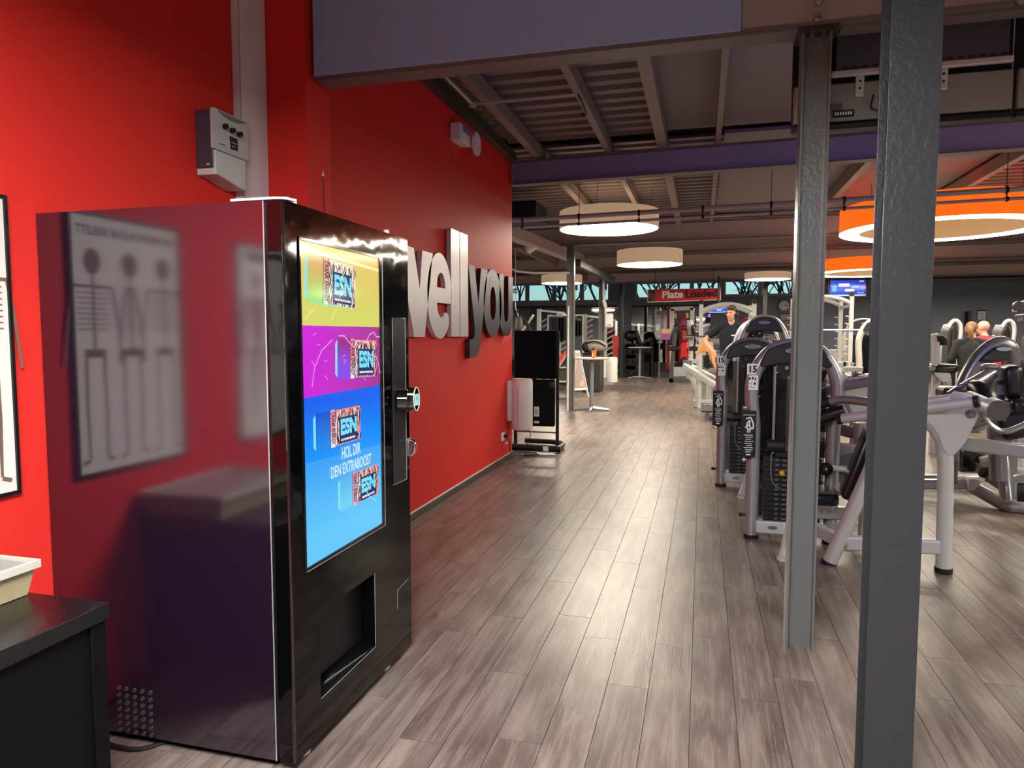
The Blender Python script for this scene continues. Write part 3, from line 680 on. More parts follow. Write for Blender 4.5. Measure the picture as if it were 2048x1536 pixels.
# ventilation holes in the side
vmb = [None]
for r in range(7):
    for c in range(5):
        x = -2.115 + c * .036; z = .212 - r * .0275
        mb = MB().lathe([(0, .0005), (.0062, .0005), (.0082, .002), (.0082, 0), (0, 0)], (0, 0, 0), 14)
        if vmb[0] is None:
            mb.v = [(v[0], -v[2], v[1]) for v in mb.v]; vmb[0] = mb.mesh('vent_hole', mat('vent_hole_rim', '#77757c', .25, metal=.8, var=0))
        o = bpy.data.objects.new('vent_hole', vmb[0]); COL.objects.link(o); o.location = (x, VY0, z); attach(o, vend)
# --- screen, flat print in thin layers on the glowing panel
SY0, SY1, SZ0, SZ1 = 2.183, 2.80, .712, 1.878
def em(name, a, b_=None, s=1., axis='Z', lo=0., hi=1.):
    if name in MATS: return MATS[name]
    m = bpy.data.materials.new(name); m.use_nodes = True; n = m.node_tree; b = n.nodes['Principled BSDF']; MATS[name] = m
    b.inputs['Base Color'].default_value = (.01, .01, .01, 1); b.inputs['Roughness'].default_value = .1; b.inputs['Specular IOR Level'].default_value = .25; b.inputs['Emission Strength'].default_value = s
    if b_ is None: b.inputs['Emission Color'].default_value = lin(a)
    else:
        g = n.nodes.new('ShaderNodeNewGeometry'); sp = n.nodes.new('ShaderNodeSeparateXYZ'); mr = n.nodes.new('ShaderNodeMapRange'); rp = n.nodes.new('ShaderNodeMix'); rp.data_type = 'RGBA'
        n.links.new(g.outputs['Position'], sp.inputs[0]); n.links.new(sp.outputs[axis], mr.inputs[0]); mr.inputs[1].default_value = lo; mr.inputs[2].default_value = hi
        n.links.new(mr.outputs[0], rp.inputs[0]); rp.inputs[6].default_value = lin(a); rp.inputs[7].default_value = lin(b_); n.links.new(rp.outputs[2], b.inputs['Emission Color'])
    return m
scr = box('screen', XV - .03, XV + .0005, SY0, SY1, SZ0, SZ1, em('scr_base', '#101418'), vend)
layer = [0]
def flat(name, pts, m, lift=.0006, parent=None):
    """polygon given in screen (y, z), laid a hair proud of the panel"""
    return MB().prism([(XV + .0005 + lift, y, z) for y, z in pts], (.0003, 0, 0)).build(name, m, parent or scr, smooth=False)
def band(z0l, z0r, z1l, z1r, m, name): flat(name, [(SY0, z0l), (SY1, z0r), (SY1, z1r), (SY0, z1l)], m, .0003)
band(1.582, 1.582, SZ1, SZ1, em('scr_yellow', '#e8c46a', '#d6d868', 1., 'Z', 1.85, 1.62), 'yellow_field')
band(1.325, 1.33, 1.582, 1.582, em('scr_magenta', '#d41fe0', '#a3388c', 1., 'Y', SY0, SY1), 'magenta_field')
band(1.09, 1.07, 1.325, 1.33, em('scr_blue', '#0a96ff', '#0a62f0', 1., 'Z', 1.08, 1.3), 'blue_field')
band(SZ0, SZ0 + .002, 1.09, 1.07, em('scr_sky', '#62c8fa', '#38a2f4', 1., 'Z', .80, 1.08), 'pale_blue_field')
flat('light_streak', [(SY0, 1.845), (SY0 + .25, 1.835), (SY1, 1.82), (SY1, 1.832), (SY0 + .25, 1.85), (SY0, 1.865)], em('scr_pale', '#f8ecb0'), .0006)
PK, NAVY, CY, LB, CRM = em('scr_pink', '#ef8f84'), em('scr_navy', '#1a2c66'), em('scr_cyan', '#7fe3f4'), em('scr_logo', '#2f7fd0'), em('scr_cream', '#f5dcc0')
INKS = em('scr_ink', '#14121e'); WHT = em('scr_white', '#f4f2f8')
def can(cy, cz, w, h, tilt, bodyA, stripe, pale, seed):
    """drink can lying on its side, top to the left; local u along the can, v up"""
    ca, sa = math.cos(tilt), math.sin(tilt); rnd = random.Random(seed)
    R = lambda u, v: (cy + (u * ca - v * sa), cz + (u * sa + v * ca))
    def pl(name, uv, m, lift): return flat(name, [R(u, v) for u, v in uv], m, lift)
    pl('can_body', rrect(-w / 2, w / 2, -h / 2, h / 2, .012), bodyA, .0009)
    pl('can_rim', [(-w / 2 - .012, -h * .36), (-w / 2 + .004, -h * .46), (-w / 2 + .004, h * .46), (-w / 2 - .012, h * .36)], CY, .0012)
    pl('can_stripe', [(-w * .19, -h / 2), (-w * .08, -h / 2), (-w * .08, h / 2), (-w * .19, h / 2)], stripe, .0013)
    for u in (-w * .19, -w * .08): pl('stripe_edge', [(u - .0015, -h / 2), (u + .0015, -h / 2), (u + .0015, h / 2), (u - .0015, h / 2)], INKS, .0016)
    zb = MB(); zb2 = MB(); u0, u1 = -w * .07, w / 2 - .004
    pl('print_field', [(u0, -h / 2 + .003), (u1, -h / 2 + .003), (u1 + .004, -h * .3), (u1 + .004, h * .3), (u1, h / 2 - .003), (u0, h / 2 - .003)], pale, .0018)
    for k in range(30):                                                           # bold zigzag print
        u = u0 + (u1 - u0) * (k / 30.); vv = -h / 2 + .006; pts = []
        while vv < h / 2 - .004:
            pts.append((min(max(u + rnd.uniform(-.012, .012), u0), u1), vv)); vv += rnd.uniform(.014, .03)
        for (a, va), (b_, vb) in zip(pts, pts[1:]):
            th = rnd.uniform(.0020, .0040); q = [R(a - th, va), R(a + th, va), R(b_ + th, vb), R(b_ - th, vb)]
            (zb if k % 3 else zb2).prism([(XV + .0024, y, z) for y, z in q], (.0003, 0, 0))
    zb.build('print_dark', INKS, scr, smooth=False, kind='stuff'); zb2.build('print_light', WHT, scr, smooth=False, kind='stuff')
    lu0, lu1, lv0, lv1 = w * .02, w * .39, -h * .24, h * .20
    pl('logo_block', [(lu0 - .008, lv0 - .03), (lu1 + .006, lv0 - .03), (lu1 + .006, lv1 + .008), (lu0 - .008, lv1 + .008)], NAVY, .003)
    uy = Vector((0, -sa, ca)); ux = Vector((0, ca, sa))
    p = R(lu0, lv0 + .005); text('logo_lettering', 'ESN', (lv1 - lv0) * 1.28, CY, (XV + .0042, p[0], p[1]), ux, uy, scr, .0002, .004, width=(lu1 - lu0))
    for k in range(1, 3):
        v = lv0 + (lv1 - lv0) * k / 3; pl('logo_line', [(lu0, v - .0012), (lu1, v - .0012), (lu1, v + .0012), (lu0, v + .0012)], LB, .0048)
    u = lu0 + .004
    while u < lu1 - .008:
        du = rnd.uniform(.004, .012); pl('small_print', [(u, lv0 - .022), (u + du, lv0 - .022), (u + du, lv0 - .013), (u, lv0 - .013)], WHT, .0038); u += du + .004
    p = R(-w * .105, h * .42)
    p = R(-w * .165, h * .44); text('band_lettering', 'CRANK ENERGY', w * .10, INKS, (XV + .0030, p[0], p[1]), -uy, ux, scr, .0002, .0008, width=h * .86)
can(2.405, 1.745, .36, .178, -.045, em('can_a', '#dcae62', '#a8e070', 1., 'Z', 1.80, 1.69), em('st_a', '#ef9a86', '#e8f0d0', 1., 'Z', 1.79, 1.68), CRM, 1)
can(2.597, 1.452, .34, .160, -.03, em('can_b', '#a02a8a', '#8a4ae8', 1., 'Z', 1.52, 1.43), em('st_b', '#f08a90', '#f0ecf0', 1., 'Z', 1.46, 1.38), PK, 2)
can(2.435, 1.190, .35, .145, .0, em('can_c', '#1457d8', '#1e8ae8', 1., 'Z', 1.25, 1.14), em('st_c', '#ef9aa8', '#eef0f4', 1., 'Z', 1.2, 1.1), PK, 3)
can(2.60, .922, .34, .135, .0, em('can_d', '#58b4ee', '#6cd0f4', 1., 'Z', .98, .88), em('st_d', '#f08aa4', '#f0b0c8', 1., 'Z', .98, .86), PK, 4)
text('slogan_lettering', 'HOL DIR', .066, em('scr_text', '#cfe8f4'), (XV + .0052, 2.445, 1.062), (0, 1, .0), (0, -.0, 1), scr, .0003, .001, width=.155)
text('slogan_lettering', 'DEN EXTRABOOST', .062, em('scr_text', '#cfe8f4'), (XV + .0052, 2.36, 1.002), (0, 1, .0), (0, 0, 1), scr, .0003, .001, width=.335)
def bolt(pts, m, th=.0025):
    mb = MB()
    for (a, b_), (c, d_) in zip(pts, pts[1:]): mb.bar((XV + .0052, a, b_), (XV + .0052, c, d_), th, .0004, (1, 0, 0))
    mb.build('lightning', m, scr, smooth=False)
BY, BP, BC = em('bolt_y', '#f8ee90'), em('bolt_p', '#f0b8f4'), em('bolt_c', '#90e4fa')
bolt([(2.52, 1.845), (2.50, 1.80), (2.475, 1.775), (2.465, 1.72), (2.45, 1.69)], BY, .004)
bolt([(2.24, 1.665), (2.30, 1.664), (2.38, 1.66), (2.47, 1.665)], CY, .004)
bolt([(2.44, 1.545), (2.48, 1.545), (2.52, 1.52), (2.56, 1.50), (2.60, 1.525), (2.66, 1.515), (2.70, 1.55), (2.74, 1.56), (2.76, 1.54), (2.795, 1.54)], BP, .004)
bolt([(2.68, 1.475), (2.72, 1.46), (2.76, 1.455), (2.78, 1.42), (2.795, 1.38)], BP, .004)
bolt([(2.24, 1.36), (2.26, 1.43), (2.31, 1.49), (2.39, 1.53)], BP, .003)
bolt([(2.54, .94), (2.60, .93), (2.64, .90), (2.68, .86), (2.74, .83)], BC, .004)
bolt([(2.20, 1.60), (2.24, 1.63), (2.27, 1.64)], BY, .003); bolt([(2.38, 1.60), (2.42, 1.645)], BY, .004)
for k in range(10): 
    y = random.uniform(SY0 + .05, SY1 - .05); z = random.uniform(1.35, 1.55); bolt([(y, z), (y + .02, z + random.uniform(-.02, .01))], BP, .002)
# recessed frame around the screen
fr = MB(); f = .022
fr.box(XV - .03, XV + .006, SY1, SY1 + .024, SZ0 - .012, SZ1 + .012).box(XV - .03, XV + .006, SY0 - .008, SY0, SZ0 - .012, SZ1 + .012).box(XV - .03, XV + .006, SY0, SY1, SZ1, SZ1 + .012).box(XV - .03, XV + .006, SY0, SY1, SZ0 - .012, SZ0)
fr.build('screen_frame', BLACKGLOSS, vend, smooth=False, bevel=.001)
box('frame_highlight_strip', XV + .002, XV + .0072, SY1 + .024, SY1 + .027, SZ0 - .012, SZ1 + .012, EDGE, vend)
box('frame_highlight_strip', XV + .002, XV + .0072, SY0, SY1 + .027, SZ0 - .0145, SZ0 - .012, EDGE, vend)
# payment column
pc = box('payment_panel', XV, XV + .006, 2.925, 3.062, .862, 1.628, mat('payment_grey', '#2c2b2e', .2, var=0), vend, bevel=.002)
box('panel_edge', XV, XV + .0075, 3.062, 3.065, .862, 1.628, EDGE, pc); box('panel_edge', XV, XV + .0075, 2.925, 3.065, .859, .862, EDGE, pc)
MB().lathe([(0, 0), (.052, 0), (.052, .03), (0, .03)], (0, 0, 0), 28)
bz = MB().tube([(XV + .004, 2.975, 1.245), (XV + .05, 2.99, 1.245)], .052, 28).build('terminal_body', BLACKGLOSS, vend, bevel=.004)
rd = MB(); pts = [(3.03 + .034 * math.cos(a), 1.248 + .055 * math.sin(a)) for a in [2 * math.pi * k / 32 for k in range(32)]]
rd.prism([(XV + .03, y, z) for y, z in pts], (.04, .012, 0)); rd.build('card_reader', BLACKGLOSS, vend)
mb = MB(); mb.tube([(XV + .07, 3.042 + .034 * math.cos(a), 1.248 + .055 * math.sin(a)) for a in [2 * math.pi * k / 32 for k in range(33)]], .003, 6, cap=False); mb.build('reader_rim', mat('reader_rim_cream', '#e4dfb8', .3, var=0), vend)
rs = box('reader_display', XV + .0705, XV + .0715, 3.018, 3.062, 1.218, 1.272, em('reader_cyan', '#9fe8f4'), vend)
box('display_mark', XV + .0716, XV + .0722, 3.034, 3.04, 1.245, 1.262, em('reader_mark', '#3c7c88'), rs)
# lock handle
lk = MB().box(XV, XV + .018, 3.068, 3.10, .965, 1.055).build('lock_plate', mat('worn_steel', '#7c7a78', .35, metal=.8), vend, bevel=.006)
MB().tube([(XV + .018, 3.084, 1.045), (XV + .04, 3.084, 1.035), (XV + .04, 3.084, .99), (XV + .02, 3.084, .975)], .010, 10, smooth=1).build('lock_handle', CHROME, lk)
# lower flap outline
box('flap_line', XV, XV + .001, 2.953, 2.956, .262, .352, EDGE, vend)
MB().bar((XV + .0005, 2.9545, .352), (XV + .0005, 3.085, .364), .001, .003).build('flap_line', EDGE, vend)
# delivery chute
ch = MB(); X0 = CX0
ch.box(X0, X0 + .01, CY0, CY1, CZ0, CZ1).box(X0, XV - .06, CY0 - .01, CY0, CZ0, CZ1).box(X0, XV - .06, CY1, CY1 + .01, CZ0, CZ1).box(X0, XV - .06, CY0, CY1, CZ1, CZ1 + .01).box(X0, XV - .06, CY0, CY1, CZ0 - .01, CZ0)
ch.build('chute_box', BLACKMAT, vend, smooth=False)
fl = box('chute_flap', XV - .14, XV - .125, CY0 + .01, CY1 - .02, CZ0 + .10, CZ1 - .002, mat('flap_black', '#121216', .3), vend, bevel=.003)
MB().prism([(XV - .124, y, z) for y, z in [(2.40, .415), (2.43, .415), (2.43, .40), (2.455, .43), (2.43, .46), (2.43, .445), (2.40, .445)]], (.004, 0, 0)).build('arrow_emblem', BLACKGLOSS, fl)
box('flap_edge', XV - .125, XV - .121, CY0 + .01, CY1 - .02, CZ0 + .098, CZ0 + .102, EDGE, fl)
MB().prism([(XV - .125, CY0 + .005, CZ0 + .06), (XV - .005, CY0 + .005, CZ0 + .002), (XV - .005, CY1 - .005, CZ0 + .002), (XV - .125, CY1 - .005, CZ0 + .06)], (0, 0, .004)).build('chute_ramp', BLACKGLOSS, vend, smooth=False)
box('chute_edge', XV - .002, XV + .0015, CY1, CY1 + .003, CZ0, CZ1, EDGE, vend); box('chute_edge', XV - .002, XV + .0015, CY0, CY1, CZ0 - .003, CZ0, EDGE, vend)

# ================================================================== DESK, TRAY, POSTERS
DESKW = mat('black_wood_veneer', '#0e0e11', .25, bump=.12, bscale=90)
desk = thing('black_desk', (-2.05, 1.46, 0), 'black wood-grain desk in front of the vending machine at the left edge', 'desk')
box('desktop', -2.405, -1.70, .55, 1.66, .70, .75, DESKW, desk, bevel=.003)
DB = mat('desk_black', '#050508', .6, spec=.15)
box('side_panel', -1.76, -1.72, .57, 1.60, 0, .70, DB, desk); box('side_panel', -2.40, -2.36, .57, 1.60, 0, .70, DB, desk)
box('leg', -1.76, -1.71, 1.60, 1.65, 0, .70, DB, desk, bevel=.002); box('leg', -2.40, -2.35, 1.60, 1.65, 0, .70, DB, desk, bevel=.002)
box('back_panel', -2.36, -1.76, 1.60, 1.62, .15, .70, DB, desk)
TRAYC = mat('cream_plastic', '#a89c78', .45)
tr = thing('storage_tray', (-2.2, 1.35, .75), 'cream plastic storage tray standing on the black desk', 'tray')
def frust(z0, z1, a, b_, name, m, th=.004):
    mb = MB(); (ax0, ax1, ay0, ay1), (bx0, bx1, by0, by1) = a, b_
    o0 = [(ax0, ay0, z0), (ax1, ay0, z0), (ax1, ay1, z0), (ax0, ay1, z0)]; o1 = [(bx0, by0, z1), (bx1, by0, z1), (bx1, by1, z1), (bx0, by1, z1)]
    i1 = [(bx0 + th, by0 + th, z1), (bx1 - th, by0 + th, z1), (bx1 - th, by1 - th, z1), (bx0 + th, by1 - th, z1)]; i0 = [(ax0 + th, ay0 + th, z0 + th), (ax1 - th, ay0 + th, z0 + th), (ax1 - th, ay1 - th, z0 + th), (ax0 + th, ay1 - th, z0 + th)]
    fs = [(3, 2, 1, 0)]
    for k in range(3):
        for j in range(4): fs.append((k * 4 + j, k * 4 + (j + 1) % 4, (k + 1) * 4 + (j + 1) % 4, (k + 1) * 4 + j))
    fs.append((12, 13, 14, 15)); mb.add(o0 + o1 + i1 + i0, fs); return mb.build(name, m, tr, smooth=False)
frust(.752, .832, (-2.375, -1.99, 1.08, 1.640), (-2.385, -1.975, 1.07, 1.655), 'tray_body', TRAYC)
rim = MB(); 
for a in ((-2.395, -1.962, 1.06, 1.072), (-2.395, -1.962, 1.655, 1.667), (-2.395, -2.383, 1.072, 1.655), (-1.974, -1.962, 1.072, 1.655)): rim.box(a[0], a[1], a[2], a[3], .832, .858)
rim.build('tray_rim', mat('tray_rim_white', '#bdbab0', .4), tr, smooth=False, bevel=.002)
box('tray_lid', -2.382, -1.975, 1.073, 1.654, .843, .847, mat('lid_translucent', '#868d8b', .3), tr)
PAPER = mat('poster_paper', '#e6dfd8', .6); BONE = mat('poster_bone', '#a38474', .7); PRINT = mat('poster_print', '#3a3030', .7); MUSC = mat('poster_muscle', '#9a4a40', .7)
def poster(y0, y1, z0, z1, label, figures, title):
    t = thing('framed_poster', (X_L, (y0 + y1) / 2, (z0 + z1) / 2), label, 'poster')
    fr = MB(); w = .012
    fr.box(X_L, X_L + .02, y0 - w, y1 + w, z0 - w, z0).box(X_L, X_L + .02, y0 - w, y1 + w, z1, z1 + w).box(X_L, X_L + .02, y0 - w, y0, z0, z1).box(X_L, X_L + .02, y1, y1 + w, z0, z1)
    fr.build('frame', BLACK, t, smooth=False)
    pp = box('paper', X_L, X_L + .012, y0, y1, z0, z1, PAPER, t); x = X_L + .0125
    if title: text('title', title, .05, PRINT, (x, y0 + .02, z1 - .075), (0, 1, 0), (0, 0, 1), pp, .0003, .001, width=(y1 - y0) * .92)
    else: box('title_band', X_L + .012, X_L + .0128, y0 + .08, y1 - .08, z1 - .08, z1 - .03, PRINT, pp)
    n = len(figures)
    for k, (style, m) in enumerate(figures):
        cy = y0 + (y1 - y0) * (k + .5) / n; H = (z1 - z0) * .84; b0 = z0 + .04; mb = MB()
        def bone(a, c, r0, r1=None): mb.tube([(x, cy + a[0] * H, b0 + a[1] * H), (x, cy + c[0] * H, b0 + c[1] * H)], [r0 * H * .75, (r1 or r0) * H * .75], 6)
        mb.ball((x, cy, b0 + .935 * H), .06 * H, 12, sc=(.05, .8, 1.05)); bone((0, .87), (0, .52), .012)
        sp = .11 if style != 'side' else .03
        bone((-sp, .82), (sp, .82), .012)
        if style == 'muscle':
            bone((0, .82), (0, .55), .085, .07); 
        for s_ in (-1, 1):
            bone((s_ * sp, .82), (s_ * (sp + .03), .64), .013 if style != 'muscle' else .03); bone((s_ * (sp + .03), .64), (s_ * (sp + .05), .46), .011 if style != 'muscle' else .02)
            bone((s_ * .05, .50), (s_ * .055, .27), .016 if style != 'muscle' else .05, .012 if style != 'muscle' else .035); bone((s_ * .055, .27), (s_ * .05, .02), .013 if style != 'muscle' else .035, .01); bone((s_ * .05, .015), (s_ * .09, .0), .014)
        bone((-.06, .51), (.06, .51), .03)
        if style != 'muscle':
            for j in range(8): bone((-sp * .8, .79 - j * .024), (sp * .8, .79 - j * .024), .005)
        for v in mb.v[:]: pass
        mb.v = [(x + .0004 + abs(v[0] - x) * .02, v[1], v[2]) for v in mb.v]
        mb.build('figure', m, pp)
poster(1.375, 1.955, .985, 2.03, 'black framed anatomy poster at the left edge of the red wall', [('front', BONE), ('side', BONE), ('back', BONE)], 'DAS MENSCHLICHE SKELETT')
poster(.28, .93, .985, 2.03, 'second anatomy poster, seen only as a reflection in the vending machine', [('muscle', MUSC), ('muscle', MUSC)], None)
MB_ = MB().tube([(-2.16, 2.06, .006), (-2.08, 2.03, .02), (-1.98, 2.05, .008), (-1.9, 2.2, .006)], .008, 8, smooth=2).build('power_cord', BLACK); tag(MB_, 'black power cord lying on the floor under the vending machine', 'cord')
# ================================================================== STRENGTH MACHINES
def arch_pts(cx, Y, w, h, zk=None, bulge=.025):
    zk = zk or h * .78; x0, x1 = cx - w / 2, cx + w / 2
    L_ = [(x0, 0), (x0, h * .52), (x0, h * .60), (x0 - bulge, h * .74), (x0 - bulge * .6, h * .84), (x0 + w * .11, h * .94), (x0 + w * .28, h * .99), (cx, h)]
    R_ = [(2 * cx - x, z) for x, z in L_[-2::-1]]
    return [Vector((x, Y, z)) for x, z in L_ + R_]
def number_plate(t, o, ux, w, extra=False, n='15'):
    ux = Vector(ux).normalized(); uz = Vector((0, 0, 1)); nn = ux.cross(uz)
    pl = MB().obox(Vector(o) + ux * w / 2 + uz * w * .55, ux * w / 2, uz * w * .6, nn * .001).build('number_sticker', LABELW, t)
    text('numeral', n, w * 1.0, INK, Vector(o) + nn * .0015 + ux * w * .1 + uz * w * .2, ux, uz, pl, .0003, .003, width=w * .78)
    if extra:
        sg = MB().obox(Vector(o) + ux * w * .7 - uz * w * .95, ux * w * .5, uz * w * .8, nn * .001).build('diagram_sticker', LABELW, t)
        for a, b_, c, d in ((.3, -.5, .2, .25), (.62, -.45, .18, .3), (.9, -.55, .14, .3), (.4, -1.0, .4, .05), (.85, -1.05, .2, .3), (.6, -1.5, .6, .03), (.45, -1.3, .03, .35)):
            MB().obox(Vector(o) + ux * w * a + uz * w * b_ + nn * .0015, ux * w * c / 2, uz * w * d / 2, nn * .0004).build('diagram_mark', INK, sg)
def info_panel(t, c, ux, w, h):
    ux = Vector(ux).normalized(); uz = Vector((0, 0, 1)); nn = ux.cross(uz); c = Vector(c)
    pn = MB().obox(c, ux * w / 2, uz * h / 2, nn * .006).build('info_panel', BLACK, t, bevel=.003)
    def mk(u, v, a, b_, m=LABELW): MB().obox(c + ux * w * u + uz * h * v + nn * .0068, ux * w * a / 2, uz * h * b_ / 2, nn * .0006).build('panel_print', m, pn)
    mk(0, .41, .8, .012)
    for i in range(9): mk(-.02 + .06 * (i % 2), -.02 - i * .045, .62 - .12 * (i % 3), .014)
    mk(0, -.44, .3, .03); 
    for s_ in (-1, 1): mk(.07 * s_, .06, .09, .055); 
    st = MB(); P = lambda u, v: c + ux * w * u + uz * h * v + nn * .0072
    for a, b_ in (((-.2, .33), (.12, .36)), ((.12, .36), (.3, .22)), ((.3, .22), (.3, .12)), ((.3, .12), (-.1, .10)), ((-.1, .10), (-.15, .22)), ((-.15, .22), (.05, .30)), ((.05, .30), (.05, .16)), ((.05, .16), (.2, .12)), ((-.25, .14), (-.02, .2))):
        st.bar(P(*a), P(*b_), .010, .001, nn)
    st.build('pictogram', LABELW, pn, smooth=False)
    for z in (h * .5 + .02, -h * .5 - .02): MB().ball(c + uz * z + ux * -w * .3, .018, 10).build('mount_knob', CHROME, pn)
def tower(t, cx, Y, w=.555, h=1.525, r=.05, depth=.34, stack=True, frame=SILVER, detail=True, hood_m=HOOD):
    pts = arch_pts(cx, Y, w, h - r)
    MB().tube(pts, r, 14, smooth=2).build('arch_frame', frame, t)
    for s_ in (-1, 1): MB().lathe([(0, 0), (r * 1.12, 0), (r * 1.12, .03), (0, .03)], (cx + s_ * w / 2, Y, 0), 20).build('foot_cap', RUBBER, t)
    # hood: lens-shaped cover inside the top of the arch
    top = [p for p in pts if p.z > h * .84]; xa, xb = cx - w / 2 + r * .8, cx + w / 2 - r * .8
    zb = h * .875
    lft = [(cx - w / 2 + r * .75, zb - .03), (cx - w / 2 + r * .55, zb), (cx - w * .43 + r * .35, h * .915), (cx - w * .34, h * .945), (cx - w * .22, h * .966), (cx - w * .1, h * .978)]
    hp = lft + [(cx, h * .981)] + [(2 * cx - x, z) for x, z in lft[::-1]]
    hp += [(cx + w * .25, zb - .008), (cx, zb + .008), (cx - w * .25, zb - .008)]
    hd = MB().prism([(x, Y - r - .012, z) for x, z in hp], (0, r * 2 + .024, 0)).build('hood', hood_m, t, bevel=.012, seg=3)
    em_ = MB().prism([(cx + .075 * math.cos(a), Y - r - .016, h * .938 + .02 * math.sin(a)) for a in [2 * math.pi * k / 24 for k in range(24)]], (0, .012, 0)).build('oval_emblem', SILVER, hd)
    MB().prism([(cx + .055 * math.cos(a), Y - r - .018, h * .938 + .013 * math.sin(a)) for a in [2 * math.pi * k / 24 for k in range(24)]], (0, .004, 0)).build('emblem_field', SILVERD, em_)
    MB().disc((cx - .06, Y - .02, h * .855), (0, 1, 0), .062, .03, 24).build('pulley', RUBBER, t)
    MB().disc((cx - .06, Y - .04, h * .855), (0, 1, 0), .014, .02, 10).build('pulley_bolt', CHROME, t)
    if not detail: 
        box('shield', cx - w / 2 + r, cx + w / 2 - r, Y + .03, Y + .04, .15, h * .8, SMOKE, t); box('stack_block', cx - .14, cx + .14, Y + .05, Y + .2, .15, .75, BLACK, t); return
    for x in (-.14, -.04, .12): MB().tube([(cx + x, Y - .034 if x == -.14 else Y + .02, .66), (cx + x, Y - .034 if x == -.14 else Y + .02, h * .86)], .010, 8).build('guide_rod', SILVER, t)
    MB().tube([(cx, Y + .02, .70), (cx, Y + .02, h * .85)], .004, 6).build('cable', BLACK, t)
    sh = box('shield', cx - w / 2 + r * .9, cx + w / 2 - r * .9, Y + .07, Y + .076, .16, h * .84, SMOKE, t)
    sh2 = box('front_shield', cx - w * .22, cx + w / 2 - r * .9, Y - .03, Y - .026, .72, h * .80, mat('clear_smoke', '#1c2024', .1, alpha=.28, spec=.4, var=0), t)
    for k in range(13): 
        wp = box('weight_plate', cx - .20, cx + .20, Y - .03, Y + .06, .15 + k * .037, .15 + k * .037 + .034, BLACK, t, bevel=.002)
        box('plate_mark', cx - .12, cx - .095, Y - .032, Y - .03, .160 + k * .037, .172 + k * .037, SILVERD, wp); box('plate_mark', cx - .07, cx - .04, Y - .032, Y - .03, .160 + k * .037, .172 + k * .037, SILVERD, wp)
    box('top_plate', cx - .12, cx + .12, Y - .04, Y + .06, .635, .675, RUBBER, t, bevel=.004)
    MB().tube([(cx - .18, Y - .03, .72), (cx - .06, Y - .03, .72)], .05, 14).build('counter_roller', RUBBER, t)
    MB().tube([(cx - .075, Y - .06, .52), (cx - .075, Y - .02, .52)], .018, 12).ball((cx - .075, Y - .065, .52), .023, 10).build('selector_pin', YELLOW, t)
    MB().tube([(cx - .15, Y - .045, .66), (cx - .155, Y - .05, .5), (cx - .13, Y - .05, .42), (cx - .08, Y - .05, .40)], .006, 6, smooth=2).build('pin_cord', SILVERD, t)
    bm_ = MB().box(cx - w / 2 + r * .6, cx + w / 2 - r * .6, Y - .05, Y + .05, .05, .145).build('base_beam', PALE, t, bevel=.01)
    MB().prism([(cx - .13 + .035 * math.cos(a), Y - .053, .10 + .014 * math.sin(a)) for a in [2 * math.pi * k / 20 for k in range(20)]], (0, .004, 0)).build('base_emblem', SILVERD, bm_)
    box('base_label', cx - .05, cx + .06, Y - .052, Y - .05, .085, .125, LABELW, bm_)
    for x in (-.06, .05): MB().ball((cx + x, Y + .02, .78), .02, 8).build('stack_stop', RUBBER, t)

